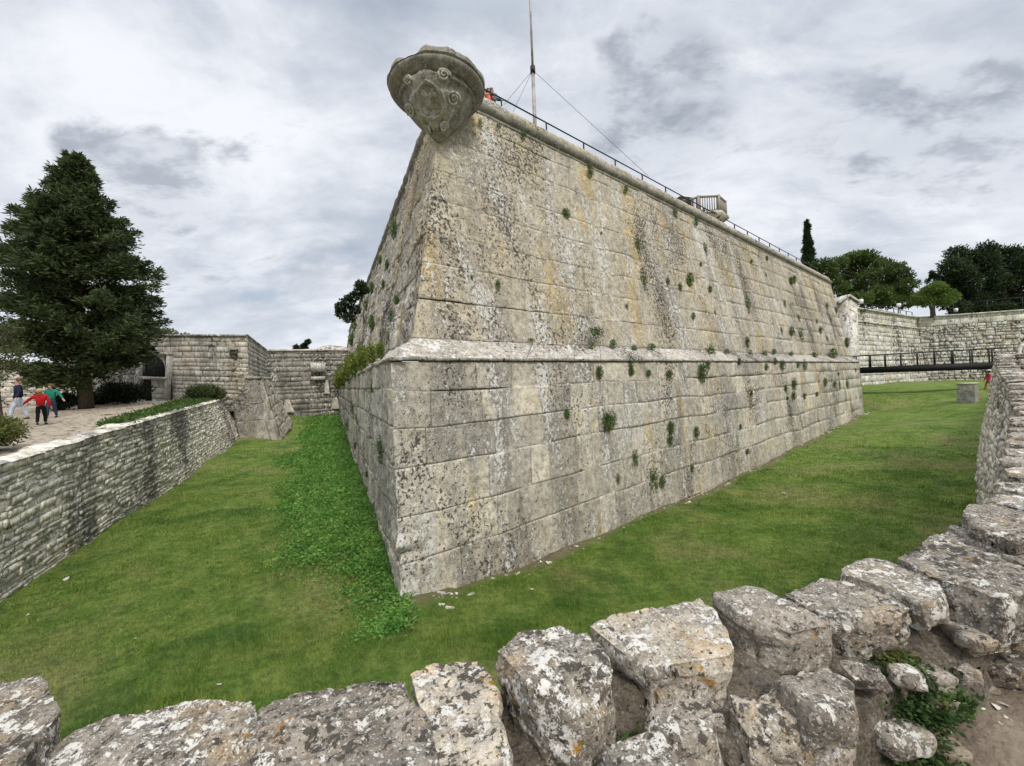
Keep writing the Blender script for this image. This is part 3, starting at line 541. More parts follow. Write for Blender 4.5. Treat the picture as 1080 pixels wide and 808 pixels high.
ib = at_d(721, 214, 24.5); t2 = thing('display_box', ib, 'small dark glazed box on the bastion beside the lookout', 'display box')
m = MA(); m.box(ib+[0, 0, -.02], (.95, .5, .5), .3); m.build('case', M['glassdark'], t2); m = MA(); m.box(ib+[0, 0, .26], (1.02, .6, .05), .3); m.build('lid', M['white'], t2); m = MA(); m.box(ib+[0, 0, -1.1], (.1, .1, 1.8)); m.build('leg', M['iron'], t2)

# ------------------------------------------------------------------ far curtain walls, bridge, things in the ditch
def fpt(px, py, D, z=None):
    p = at_d(px, py, D)
    if z is not None: p[2] = z
    return p
cor = fpt(968, 335, 57); ztop = cor[2]; ca = fpt(868, 325, 43.5, ztop+.35); cb = fpt(1180, 330, 50, ztop-.05)
t = thing('curtain_wall', (ca[0], ca[1], 0), 'pale ashlar curtain wall left of the inner corner beyond the footbridge', 'wall')
ba = ca+np.array([.35, -.9, 0]); ba[2] = 0; bc = cor+np.array([.3, -1.0, 0]); bc[2] = 0; bb = cb+np.array([-.3, -.9, 0]); bb[2] = 0
dnz = np.array([0, 0, -1.55]); nA = np.cross(np.array([0, 0, 1.]), cor-ca); nA[2] = 0; nA /= np.linalg.norm(nA); nA = nA*np.sign(nA@(CAM-ca)); nB = np.cross(np.array([0, 0, 1.]), cb-cor); nB[2] = 0; nB /= np.linalg.norm(nB); nB = nB*np.sign(nB@(CAM-cb))
ma = MA(); masonry(ma, [ba, bc], [ca+dnz, cor+dnz], .62, .95, CAM, gap=.03, depth=.05, rough=.03, off=.04, resf=.006); masonry(ma, [ca+dnz+nA*-.05, cor+dnz-nA*.05], [ca-nA*.05, cor-nA*.05], .5, 1.2, CAM, gap=.02, depth=.03, resf=.006)
ma.build('masonry_face', M['far'], t)
ma = MA(); sweep(ma, ca+dnz, cor+dnz, nA, [(0, -.12), (.16, -.1), (.2, 0), (.16, .1), (0, .12)], 30); sweep(ma, ca, cor, nA, [(0, -.1), (.2, -.08), (.22, .08), (-.6, .12)], 30); ma.build('cordon', M['far'], t)
t = thing('rubble_curtain_wall', (cor[0], cor[1], 0), 'rough rubble curtain wall with smooth coping right of the inner corner', 'wall')
ma = MA(); masonry(ma, [bc, bb], [cor+dnz*.85, cb+dnz*.85], .38, .6, CAM, gap=.04, depth=.08, rough=.05, off=.08, bulge=.03, resf=.004, jit=.45, wav=.04); ma.build('masonry_face', M['far_rubble'], t)
ma = MA(); masonry(ma, [cor+dnz*.85+nB*.02, cb+dnz*.85+nB*.02], [cor+nB*.0, cb+nB*.0], .7, 1.6, CAM, gap=.02, depth=.03, resf=.006); sweep(ma, cor, cb, nB, [(0, -.1), (.22, -.08), (.24, .08), (-.8, .12)], 30); ma.build('coping', M['far'], t)
# rampart grass behind the far walls
ma = MA(); zt = ztop-.05
ma.add([(20, 45, zt), (ca[0], ca[1]+.8, zt), (cor[0], cor[1]+1, zt), (cb[0], cb[1]+1, zt), (200, 60, zt), (200, 160, zt+1), (-10, 160, zt+1)], [(0, 1, 2, 3, 4, 5, 6)]); o = ma.build('rampart_ground', M['turf']); tag(o, kind='structure')
# gabled block at the end of the curtain wall
gp_ = fpt(889, 322, 42.6); t = thing('gabled_pier', gp_, 'pale stone pier with a small gabled top behind the bastion end', 'pier')
ma = MA(); hw, hd, hz = .85, .8, 8.5; V = [(-hw, -hd, -hz), (hw, -hd, -hz), (hw, -hd, .2), (0, -hd, .8), (-hw, -hd, .2), (-hw, hd, -hz), (hw, hd, -hz), (hw, hd, .2), (0, hd, .8), (-hw, hd, .2)]
ma.add(np.array(V)+gp_, [(0, 1, 2, 3, 4), (9, 8, 7, 6, 5), (1, 6, 7, 2), (2, 7, 8, 3), (3, 8, 9, 4), (4, 9, 5, 0)]); ma.build('block', M['far'], t)
ma = MA(); V = []
for (x_, z_) in ((-hw-.15, .05), (0, .75), (hw+.15, .05), (hw+.15, .25), (0, 1.0), (-hw-.15, .25)): V += [(x_, -hd-.15, z_), (x_, hd+.15, z_)]
ma.add(np.array(V)+gp_, [(0, 2, 8, 10), (2, 4, 6, 8), (1, 11, 9, 3), (3, 9, 7, 5), (10, 8, 9, 11), (8, 6, 7, 9), (0, 1, 3, 2), (2, 3, 5, 4), (4, 5, 7, 6), (0, 10, 11, 1)]); ma.build('gable_coping', M['far'], t)

railing('rampart_railing', [fpt(903, 321, 49, ztop+.2), fpt(962, 332, 60, ztop+.1)], 1.1, 2.5, 'dark railing along the top of the ashlar curtain wall under the pine', rails=(1., .5), r=.035)
railing('rampart_railing', [fpt(1006, 333, 58, ztop+.1), fpt(1160, 330, 52, ztop+.1)], 1.9, 3.2, 'dark railing along the top of the rubble curtain wall at right', rails=(1., .6), r=.04)
for px, py, D, lb in ((908, 318, 48, 'small white floodlight on the rampart railing nearest the gabled block'), (948, 322, 54, 'small white floodlight box on the rampart railing left of the round pine'), (1008, 327, 57, 'small white floodlight box at the left end of the right hand railing')):
    p = fpt(px, py, D); t = thing('floodlight', (p[0], p[1], ztop), lb, 'floodlight', 'floodlights on the rampart'); m = MA(); m.box(p, (.42, .3, .5), .3); m.build('lamp_housing', M['white'], t); m = MA(); hp = p[2]-ztop+.3; m.box((p[0], p[1]+.1, p[2]-hp/2), (.08, .08, hp)); m.build('post', M['iron'], t)
# houses glimpsed beyond
p = fpt(1082, 330, 75, ztop); t = thing('house', p, 'grey roofed pale house at the right edge above the rubble wall', 'house')
m = MA(); m.box(p+[4, 0, 1.3], (9, 6, 2.6)); m.build('wall', M['far'], t); m = MA(); c_ = p+np.array([4, 0, 2.6]); m.add(np.array([(-5, -3.4, 0), (5, -3.4, 0), (5, 3.4, 0), (-5, 3.4, 0), (-1.5, 0, 1.5), (5, 0, 1.5)])+c_, [(0, 1, 5, 4), (1, 2, 5), (2, 3, 4, 5), (3, 0, 4), (0, 3, 2, 1)]); m.build('roof', M['roof'], t)
p = fpt(972, 331, 95, ztop); t = thing('low_building', p, 'low white building glimpsed beneath the small round pine', 'building'); m = MA(); m.box(p+[2.5, 0, .6], (12, 6, 2.4)); m.build('wall', M['white'], t); m = MA(); m.box(p+[2.5, 0, 1.88], (12.6, 6.6, .16)); m.build('roof', M['roof'], t)

# footbridge
bl = fpt(898, 390, 40.5); br_ = fpt(1060, 383.5, 33.5); zt = 4.02; bl[2] = zt; br_[2] = zt; dirb = br_-bl; Lb = np.linalg.norm(dirb); dirb /= Lb; nb = np.array([-dirb[1], dirb[0], 0])
t = thing('footbridge', (bl[0], bl[1], zt), 'long black steel footbridge crossing the far end of the ditch', 'footbridge')
ma = MA()
for sgn in (-1, 1): ma.box((bl+br_)/2+nb*sgn*.9-[0, 0, .28], (Lb, .12, .55), ux=dirb)
ma.build('girder', M['black'], t); ma = MA(); ma.box((bl+br_)/2+[0, 0, .02], (Lb, 1.9, .06), ux=dirb); ma.build('deck', M['black'], t)
for sgn in (-1, 1):
    ma = MA(); s0 = nb*sgn*.92
    for hgt in (1.2, .62): ma.tube([bl+s0+[0, 0, hgt], br_+s0+[0, 0, hgt]], .035 if hgt > 1 else .015, 6)
    ma.build('handrail', M['iron'], t)
    for i in range(9):
        p = bl+(br_-bl)*(i+.3)/9+s0; m = MA(); m.box(p+[0, 0, .6], (.1, .06, 1.2), ux=dirb); m.build('post', M['iron'], t)
# abutment post block in ditch
p = at_d(1021, 426, 30); p[2] = ground(np.array([p[0]]), np.array([p[1]]))[0]; print('pillar ground', p)
t = thing('stone_pillar', p, 'squat grey stone pillar standing on the grass before the footbridge', 'pillar')
S_, T_ = np.meshgrid(np.linspace(0, 1, 40), np.linspace(0, 1, 24), indexing='ij'); sq = np.array([(-.72, -.72), (.72, -.72), (.72, .72), (-.72, .72), (-.72, -.72)])*.66; xy = np.stack([np.interp(S_, np.linspace(0, 1, 5), sq[:, 0]), np.interp(S_, np.linspace(0, 1, 5), sq[:, 1])], -1)
rz = .5; xy = np.stack([xy[..., 0]*math.cos(rz)-xy[..., 1]*math.sin(rz), xy[..., 0]*math.sin(rz)+xy[..., 1]*math.cos(rz)], -1); hp = at_d(1021, 405, 30)[2]-p[2]
Q = np.concatenate([xy*(1-.06*T_[..., None]), (T_*(hp+.2)-.2)[..., None]], -1); Q = Q+.05*fbm(Q, 2, 3)[..., None]*np.array([1, 1, 0]); ma = MA(); ma.grid(Q+p, (.4, 0)); ma.build('shaft', M['concrete'], t)
ma = MA(); ma.box(p+[0, 0, hp+.04], (.98, .98, .1), rz); ma.build('top_slab', M['chip'], t)

# ------------------------------------------------------------------ left side: scarp wall, plateau, gate wall, buttress, end wall
t = thing('retaining_wall', lw_base[0], 'coursed rubble retaining wall curving along the left side of the ditch', 'wall')
ma = MA(); tf = lambda c, r_: float(np.clip(.25+.75*r_, 0, 1)); b_ = [p-np.array([0, 0, .5]) for p in lw_base]
masonry(ma, b_, lw_top, .14, .31, np.array([0, 12, 3]), gap=.004, depth=.024, bulge=.0, rough=.010, off=.030, tilt=.014, resf=.0042, resmin=.035, jit=.45, wav=.022, tintf=tf, rrough=7)
ma.build('stone_face', M['rubble'], t)
# coping slabs along the top
ma = MA(); lt = np.array(lw_top); d_ = np.concatenate([[0], np.cumsum(np.linalg.norm(np.diff(lt, axis=0), axis=1))]); x_ = 0
while x_ < d_[-1]-.3:
    w = random.uniform(.3, .65); c = np.array([np.interp(x_+w/2, d_, lt[:, k]) for k in range(3)]); c2 = np.array([np.interp(x_+w/2+.1, d_, lt[:, k]) for k in range(3)]); ux = c2-c; x_ += w
    S_, T_ = np.meshgrid(np.linspace(-1, 1, 7), np.linspace(-1, 1, 7), indexing='ij'); nrm_ = np.array([ux[1], -ux[0], 0]); nrm_ /= np.linalg.norm(nrm_); ux = ux/np.linalg.norm(ux); dp = random.uniform(.22, .4)
    zz = .07*(1-np.maximum(np.abs(S_)**6, np.abs(T_)**6))+random.uniform(-.01, .03); Q = c-nrm_*(dp-.05)+ux*(S_*w*.48)[..., None]+nrm_*(T_*dp)[..., None]+np.array([0, 0, 1.])*zz[..., None]; Q = Q+.02*fbm(Q, 5, 2)[..., None]
    ma.grid(Q, (random.random(), 0)); 
ma.build('coping', M['rubble'], t)
# plateau
def plz(x, y):
    z = np.interp(y, [-30, 2.5, 8.3, 11.8, 17.2, 24, 31.5, 80], [2.7, 2.72, 2.79, 2.93, 3.2, 3.6, 3.66, 3.9]); edge = np.interp(y, lt[:, 1], lt[:, 0]); zt_ = np.interp(y, lt[:, 1], lt[:, 2]); d = np.clip((edge-x)/3, 0, 1)
    return (zt_-.0)*(1-d)+z*d+.03*noise(np.stack([x, y, 0*x], -1), .9)
ys = np.concatenate([np.linspace(-30, 2, 10)[:-1], np.linspace(2, 34, 150)[:-1], np.linspace(34, 60, 10)]); S_ = np.concatenate([np.linspace(0, 1, 110)**1.6*40, [60, 100, 400]]); X, Y = [], []
for yy in ys: e_ = np.interp(yy, lt[:, 1], lt[:, 0])-.12-max(0, yy-31.)*.75; X.append(e_-S_); Y.append(np.full_like(S_, yy))
X = np.array(X); Y = np.array(Y); ma = MA(); ma.grid(np.stack([X, Y, plz(X, Y)], -1), (.5, 0), True); o = ma.build('path', M['path'], smooth=True); tag(o, 'pale rubbly path on the bank above the left retaining wall', 'path', kind='structure')

# gate wall
gD = 28.; A_ = fpt(-330, 395, 22.5); A_[2] = 7.4
gA = fpt(161, 350, 28.); gB = fpt(261, 357, 30.); ztg = (gA[2]+gB[2])/2; gE = fpt(281, 369, 42.)
t = thing('gate_wall', (gA[0], gA[1], 3.5), 'tall weathered ashlar wall with an arched gateway, right of the big tree', 'wall')
def low(p, z=3.2): q_ = p.copy(); q_[2] = z; return q_
gx0 = fpt(146, 400, 27.7); gx1 = fpt(178, 400, 28.3)   # opening edges
def wl(px): return gA+(gB-gA)*((px-161)/100.)
o0, o1 = wl(144.), wl(178.); zt0 = fpt(160, 372, 28)[2]
def zz_(p, z): q_ = p.copy(); q_[2] = z; return q_
ma = MA(); mk = dict(gap=.015, depth=.03, rough=.015, off=.02, resf=.006, jit=.25, wav=.02)
masonry(ma, [zz_(o1, 3.0), zz_(gB, 2.5)], [zz_(o1, ztg), zz_(gB, ztg)], .36, .75, CAM, **mk)
masonry(ma, [zz_(o0, zt0), zz_(o1, zt0)], [zz_(o0, ztg), zz_(o1, ztg)], .36, .7, CAM, **mk)
s_ = wl(120.); masonry(ma, [zz_(s_, 3.0), zz_(o0, 3.0)], [zz_(s_, ztg), zz_(o0, ztg)], .36, .7, CAM, **mk)
masonry(ma, [zz_(gB, 1.), zz_(gE, 1.)], [zz_(gB, ztg), zz_(gE, gE[2])], .36, .75, np.array([0, 20, 5]), **mk)
ma.build('masonry_face', M['gate'], t)
ma = MA(); nn = np.array([0, -1., 0]); cp = [(0, -.16), (.12, -.14), (.14, .0), (-.5, .06)]; sweep(ma, zz_(s_, ztg+.05), zz_(gB, ztg+.05), nn, cp, 40, .02); sweep(ma, zz_(gB, ztg+.05), zz_(gE, gE[2]+.05), np.array([.8, -.6, 0]), cp, 40, .02); ma.build('coping', M['old'], t)
gm = (o0+o1)/2; gw = np.linalg.norm(o1-o0); zb = 3.45; zl = fpt(160, 399, 28)[2]
gt = bpy.data.objects.new('gateway', None); COL.objects.link(gt); gt.parent = t; gt.location = Vector((gm[0], gm[1], zb))-t.location
ma = MA(); ma.box((gm[0]-2, gm[1]+1.6, (zt0+zb)/2), (gw+7., .2, zt0-zb+.6)); ma.box((gm[0], gm[1]+.9, zb-.05), (gw+1, 2, .1)); ma.build('passage', M['dark'], gt)  # near-black back panel and floor; the passage's shade is put into their colour
ud = (o1-o0)/gw
ma = MA()
for e_, sg in ((o0, 1), (o1, -1)): ma.box(zz_(e_+ud*.14*sg-[0, .02, 0], (zb+zt0)/2), (.30, .4, zt0-zb), ux=ud)
ma.box(zz_(gm-[0, .03, 0], zt0-.04), (gw+.3, .42, .22), ux=ud); ma.box(zz_(gm-[0, .04, 0], zl), (gw-.4, .4, .2), ux=ud)
# arch spandrels
for sg in (-1, 1):
    V = []; cxw = gw/2-.28; hgt_ = zt0-.15-(zl+.1); arcs = [(cxw*sg*math.cos(a), hgt_*.35+hgt_*.62*math.sin(a)) for a in np.linspace(0, math.pi/2, 8)]
    poly = arcs+[(0, hgt_+.05), (cxw*sg, hgt_+.05)]; pr = [gm+ud*a+np.array([0, -.1, 0]) for a, b in poly]; P1 = [zz_(p_, zl+.1+b) for p_, (a, b) in zip(pr, poly)]; k_ = len(P1)
    P2 = [p_+np.array([0, .2, 0]) for p_ in P1]; ma.add(P1+P2, [tuple(range(k_)), tuple(range(2*k_-1, k_-1, -1))]+[(i, (i+1) % k_, (i+1) % k_+k_, i+k_) for i in range(k_)])
ma.build('stone_frame', M['gate'], gt)
ma = MA()
for q_ in np.linspace(.18, .82, 7): ma.tube([zz_(o0+ud*gw*q_, zl+.1), zz_(o0+ud*gw*q_, zt0-.2)], .03, 6)
ma.tube([zz_(o0+ud*.3, (zl+zt0)/2), zz_(o1-ud*.3, (zl+zt0)/2)], .03, 6); ma.build('iron_grille', M['iron'], gt)
ma = MA(); q0 = o0+ud*.75; q1 = o1-ud*.3; masonry(ma, [zz_(q0, zb), zz_(q1, zb)], [zz_(q0, zl-.1), zz_(q1, zl-.1)], .4, .9, CAM, gap=.02, depth=.04, resf=.006); ma.build('blocked_doorway', M['gate'], gt)
ma = MA(); ma.box(zz_(o0+ud*.15-[0, .5, 0], zb+.1), (.9, .8, .5), ux=ud); ma.build('step', M['gate'], gt)
# small drain stone; niche below it is a solid block coloured dark for shade
p = fpt(246.5, 368.8, 29.5); ma = MA(); ma.box(p-[0, .05, 0], (.5, .35, .10)); ma.box(p-[0, .02, .22], (.44, .2, .3), tint=(0, 1)); ma.build('drain_stone_and_shade', M['old'], t)
# low wall behind the big tree
t = thing('boundary_wall', (A_[0], A_[1], 3.3), 'shaded low ashlar wall behind the trunk of the big conifer', 'wall'); ma = MA(); s2 = s_+np.array([0, .25, 0])
masonry(ma, [zz_(A_, 3.0), zz_(s2, 3.0)], [zz_(A_, 6.3), zz_(s2, 6.5)], .36, .8, CAM, gap=.015, depth=.03, rough=.02, resf=.006); ma.build('masonry_face', M['gate'], t)
ma = MA(); sweep(ma, zz_(A_, 6.35), zz_(s2, 6.55), nn, cp, 30, .03); ma.build('coping', M['old'], t)
# buttress
bq = [fpt(240, 398, 30), fpt(276, 398, 30.), fpt(285, 399, 34.)]; bq2 = [fpt(254, 470, 29.0), fpt(297, 466, 29.0), fpt(309, 448, 34.)]; bq0 = fpt(236, 398, 35); bq20 = fpt(238, 462, 35)
t = thing('buttress', (bq2[0][0], bq2[0][1], .3), 'massive grey sloping buttress block where the rubble wall meets the gate wall', 'buttress')
ma = MA(); masonry(ma, [bq2[0], bq2[1]], [bq[0], bq[1]], 1.6, 3., CAM, gap=.006, depth=.012, rough=.05, resf=.004); masonry(ma, [bq2[1], bq2[2]], [bq[1], bq[2]], .8, 1.2, np.array([0, 30, 5]), gap=.01, depth=.02, rough=.05, resf=.004); masonry(ma, [bq2[0], bq20], [bq[0], bq0], 1., 2., np.array([-40, 30, 5]), gap=.01, depth=.02, rough=.04, resf=.006)
ma.build('sloping_face', M['plinth'], t); ma = MA(); ma.add([bq[0], bq[1], bq[2], bq0], [(0, 1, 2, 3)]); V = [p_+[0, 0, h_] for h_ in (-.12, .06) for p_ in (bq[0]-[.1, .1, 0], bq[1]+[.1, -.1, 0], bq[2]+[.1, .1, 0], bq0)]; ma.add(V, [(0, 1, 5, 4), (1, 2, 6, 5), (2, 3, 7, 6), (3, 0, 4, 7), (4, 5, 6, 7), (3, 2, 1, 0)]); ma.build('cap_slab', M['ledge'], t)
# end wall of the left ditch
eA = fpt(277, 369.5, 43.); eB = fpt(390, 372.5, 47.); eB[2] = eA[2]; t = thing('end_wall', (eA[0], eA[1], .5), 'blackened masonry wall closing the far end of the left ditch', 'wall'); ma = MA()
masonry(ma, [zz_(eA+[0, -.3, 0], 0.), zz_(eB+[0, -.3, 0], 0.)], [eA, eB], .5, .95, CAM, gap=.01, depth=.04, rough=.04, off=.03, resf=.005, jit=.35, wav=.04); ma.build('masonry_face', M['old'], t)
ma = MA(); sweep(ma, eA+[0, 0, .05], eB+[0, 0, .05], nn, [(0, -.2), (.12, -.18), (.15, 0), (-.5, .1)], 40, .03); ma.build('coping', M['gate'], t)
def on_end(px, py):
    n_ = np.cross(eB-eA, [0, 0, 1.]); n_ /= np.linalg.norm(n_); return on_plane(px, py, eA+np.array([0, -.3, 0]), n_)
p = on_end(336, 387.5); ma = MA(); ma.box(p-[0, .12, 0], (1.5, .2, 1.05), ux=eB-eA); ma.box(on_end(336, 399)-[0, .12, 0], (1.45, .16, .42), ux=eB-eA); ma.build('plaque', M['far'], t)
for px, py, w, h_ in ((304, 428, .9, 1.4), (354, 425, .8, 1.3), (345, 408, .5, 1.5)):
    p = on_end(px, py); ma = MA(); S_, T_ = np.meshgrid(np.linspace(-1, 1, 10), np.linspace(-1, 1, 14), indexing='ij'); rr_ = w*.5*(1-.45*T_)*(1+.25*noise(np.stack([T_*3, S_*0, T_*0+px], -1)))
    Q = np.stack([S_*rr_+p[0], np.full_like(S_, p[1]-.1)-.06*(1-S_**4), T_*h_*.5+p[2]], -1); ma.grid(Q, (.9, 0)); ma.build('render_patch', M['far'], t)

# ------------------------------------------------------------------ trees
def cloud(centres, radii, n_each, size, elong=1.4, shell=.55, flat=0., up=None):
    P_, T_ = [], []
    for c, r_ in zip(centres, radii):
        r_ = np.array(r_ if hasattr(r_, '__len__') else (r_, r_, r_*.7)); n = n_each; d = rng.normal(size=(n, 3)); d /= np.linalg.norm(d, axis=1, keepdims=True); rad = shell+(1-shell)*rng.random(n)**.6; rad *= rng.random(n)**.25
        C = np.array(c)+d*r_*rad[:, None]; P_.append(leaf_quads(C, size, elong, flat, (d*1.2 if up is None else up))); T_.append(np.clip(rng.random(n)*.6+rng.random()*.4, 0, 1))
    return np.concatenate(P_), np.concatenate(T_)
def limbs(root, base, tips, r0, topz, mat='bark', bend=.15):
    ma = MA(); base = np.array(base, float); top = np.array([base[0], base[1], topz]); pts = [base-[0, 0, .2]]+[base+(top-base)*q_+rng.normal(0, bend, 3)*[1, 1, 0] for q_ in (.25, .5, .75, 1)]
    ma.tube(pts, [r0*1.3, r0, r0*.75, r0*.45, r0*.15], 9)
    for tp in tips:
        tp = np.array(tp); h = min(tp[2]-.12*np.linalg.norm(tp[:2]-base[:2])-.2, topz-.2); h = max(h, base[2]+.4); q_ = (h-base[2])/(topz-base[2]); i = min(3, int(q_*4)); s_ = pts[i]+(pts[i+1]-pts[i])*(q_*4-i) if i < 4 else pts[-1]; s_ = np.array([s_[0], s_[1], h])
        m_ = (s_+tp)/2+[0, 0, .1]; ma.tube([s_, m_, tp], [r0*.28*(1-q_*.6), r0*.18, r0*.05], 5)
    ma.build('trunk', M[mat], root)
# big conifer at left
tb = fpt(91, 426, 21.5); tb[2] = plz(np.array([tb[0]]), np.array([tb[1]]))[0]; ztop_t = fpt(76, 168, 21.5)[2]
t = thing('conifer_tree', tb, 'huge dark layered conifer towering over the walkers at left', 'tree')
hs = ztop_t-tb[2]; cen, rad, tips = [], [], []; up_ = []
cr = lambda f: np.interp(f, [.10, .18, .3, .45, .6, .75, .88, .96, 1.], [1.9, 2.4, 3.0, 3.1, 2.55, 1.7, .9, .45, .1])
lead2 = np.array([-2.5, .4, 0])
PP, TT = [], []
for i in range(350):
    f_ = .11+.88*rng.random()**.95; az = rng.uniform(0, 2*math.pi); Lr = cr(f_)*rng.choice([.6, .8, .95, 1.05, 1.16])*rng.uniform(.93, 1.07); z0 = tb[2]+hs*f_
    dx, dy = math.cos(az), math.sin(az); sh = np.array([0, 0, 0])
    if i % 6 == 0 and .5 < f_ < .86: sh = lead2*np.interp(f_, [.5, .86], [.4, 1.]); Lr *= .75
    o_ = np.array([tb[0], tb[1], z0])+sh; tip = o_+np.array([dx*Lr, dy*Lr, .32-.10*Lr+rng.uniform(-.15, .25)]); tips.append(tip)
    for q_ in (np.linspace(.3, 1, 8) if Lr > 1.5 else np.linspace(.2, 1, 4)):
        sp_ = (.10+.42*(1-abs(q_-.6)*2.0))*min(1, .45+Lr/4); c = o_+(tip-o_)*q_+np.array([0, 0, -.25*math.sin(q_*3.1)*Lr*.25]); 
        n = 74; d = rng.normal(size=(n, 3))*np.array([sp_, sp_, .10]); C = c+d*.62; C[:, 2] -= .12*(np.linalg.norm(d[:, :2], axis=1)/sp_)**2*.6
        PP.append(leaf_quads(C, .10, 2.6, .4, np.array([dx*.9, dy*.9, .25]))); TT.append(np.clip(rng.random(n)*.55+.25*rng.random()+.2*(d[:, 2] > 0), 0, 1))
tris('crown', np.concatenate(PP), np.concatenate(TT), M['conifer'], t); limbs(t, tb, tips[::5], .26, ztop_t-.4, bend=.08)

def round_tree(name, base, centres, radii, n_each, size, mat, label, r0=.25, cat='tree', elong=1.4, group=None, topz=None, shell=.55):
    base = np.array(base, float); t = thing(name, base, label, cat, group); P_, T_ = cloud(centres, radii, n_each, size, elong, shell); tris('crown', P_, T_, M[mat], t)
    limbs(t, base, [np.array(c)-[0, 0, .1] for c in centres], r0, topz if topz else max(c[2] for c in centres)-.2, bend=r0*.6); return t
# small olive at left edge
ob = fpt(2, 442, 13.5); ob[2] = plz(np.array([ob[0]]), np.array([ob[1]]))[0]; cs = [fpt(px, py, 13.5+random.uniform(-.7, .7)) for px, py in ((-5, 350), (8, 362), (16, 372), (-12, 378), (6, 385), (16, 384), (-8, 398), (-25, 404), (-15, 410), (-10, 425), (-8, 365), (-20, 395), (10, 348), (-28, 370), (-25, 420), (-40, 390), (-40, 360))]
round_tree('olive_tree', ob, cs, [.42]*len(cs), 300, .07, 'olive', 'thin grey green olive tree at the left edge beside the walkers', .07, shell=.1)
# bushes near the left edge
def bush(name, px, py, D, rw, rh, mat, label, n=1400, size=.07, g=None, zf=None):
    p = fpt(px, py, D)
    if zf is not None: p[2] = zf(np.array([p[0]]), np.array([p[1]]))[0]
    k = 9; cs = [p+np.array([rng.uniform(-.6, .6)*rw, rng.uniform(-.5, .5)*rw, rh*rng.uniform(.3, .7)]) for _ in range(k)]
    P_, T_ = cloud(cs, [(rw*.5, rw*.5, rh*.42)]*k, n//k*2, size, 1.8, .2) if 'weed' not in name else cloud(cs, [(rw*.55, rw*.55, rh*.5)]*k, n//k*2, .055, 6., .05, 0, np.array([0, 0, 1.6])); t = thing(name, p, label, 'bush' if 'bush' in name else 'plant', g); tris('foliage', P_, T_, M[mat], t)
    ma = MA()
    for c in cs: ma.tube([p-[0, 0, .05], (p+c)/2+rng.normal(0, .03, 3), c], [.02, .015, .006], 5)
    ma.build('stem', M['bark'], t); return t
bush('bush', -8, 492, 9.6, .95, .85, 'bush', 'yellow green bushy shrub at the left edge in front of the walkers', 5200, .05, zf=plz)
bush('dark_bush', 66, 429, 21., .6, .9, 'darkbush', 'small dark bush beside the green jumper child', 1500, .09, zf=plz)
bush('dark_bush', 132, 427, 24.5, 1.6, 1.3, 'darkbush', 'wide dark bush under the conifer left of the gateway', 3500, .1, zf=plz)
bush('dark_bush', 98, 428, 24.5, 1.0, .8, 'darkbush', 'low dark bush behind the conifer trunk', 1800, .1, zf=plz)
for px, py, D, rw, rh, lb in ((207, 424, 27, .9, .95, 'tall feathery weeds against the gate wall, left clump'), (222, 421, 28, .8, .85, 'tall feathery weeds beside the buttress, right clump')): bush('weed_clump', px, py, D, rw, rh, 'feather', lb, 2600, .12, 'tall weeds by the gate wall', zf=plz)
# ground cover along the plateau edge
N = 5200; yy = 12.2+18.5*rng.random(N)**1.2; e_ = np.interp(yy, lt[:, 1], lt[:, 0]); ds = .35+np.interp(yy, [12, 15, 20, 31], [.3, .8, 1.2, 2.2])*rng.random(N); xx = e_-ds; q = np.stack([xx, yy, 0*xx], -1); k = noise(q, 1.1) > np.interp(yy, [12, 15, 20], [.25, -.2, -.6]); xx, yy, q = xx[k], yy[k], q[k]
zz = plz(xx, yy); PP = []
for _ in range(5): PP.append(leaf_quads(np.stack([xx+rng.normal(0, .14, len(xx)), yy+rng.normal(0, .14, len(xx)), zz+rng.uniform(.0, .20, len(xx))*rng.random(len(xx))], 1), .075, 1.9, .2, np.array([0, 0, .5])))
P_ = np.concatenate(PP); o = tris('weeds', P_, rng.random(len(P_)), M['weed_low']); tag(o, 'low green weeds along the top of the left retaining wall', 'weeds', kind='stuff')
# trees behind the left buildings
def far_tree(px, py, D, rw, rh, mat, lb, zb, k=14, n=500, size=.2, nm='tree', g=None, shell=.4, r0=.2):
    c0 = fpt(px, py, D); cs = [c0+np.array([rng.uniform(-.75, .75)*rw, rng.uniform(-.6, .6)*rw, rng.uniform(-.7, .7)*rh]) for _ in range(k)]; cs = [c for c in cs if ((c[0]-c0[0])/rw)**2+((c[2]-c0[2])/rh)**2 < .85]
    return round_tree(nm, (c0[0], c0[1], zb), cs, [(rw*.32, rw*.32, rh*.3)]*len(cs), n, size, mat, lb, r0, shell=shell, group=g)
far_tree(165, 352, 36, 2.3, 1.5, 'olive', 'loose grey green tree top behind the gate wall', 3.6, 12, 300, .16)
far_tree(320, 366, 56, 1.1, 1.1, 'darkbush', 'small round dark treetop above the end wall', 3.6, 8, 300, .2)
p = fpt(352, 372, 60); t = thing('stone_roof', (p[0], p[1], p[2]-3), 'low pale stone roof behind the end wall', 'building'); ma = MA(); TH = np.linspace(0, 2*math.pi, 25); G = [np.stack([3.4*s_*np.cos(TH), 3.4*s_*np.sin(TH), 0*TH+z_], -1)+p for s_, z_ in ((1, -3), (1, .1), (.95, .3), (.7, .75), (.35, 1.05), (.01, 1.15))]; ma.grid(np.stack(G), (.5, 0), True); ma.build('roof', M['far'], t)
# pine rooted at the left edge of the bastion
cs = [fpt(px, py, 26+random.uniform(-.3, .3)) for px, py in ((366, 318), (360, 324), (372, 314), (368, 335), (361, 331), (374, 326))]; cs2 = [fpt(px, py, 27) for px, py in ((380, 300), (385, 306), (378, 308))]
pr = on_plane(384, 340, *PUL); round_tree('wall_pine', pr, cs+cs2, [.42]*len(cs)+[.35]*3, 420, .12, 'pine_dark', 'dark pine sapling leaning out from the left face of the bastion', .05, topz=pr[2]+1.2)
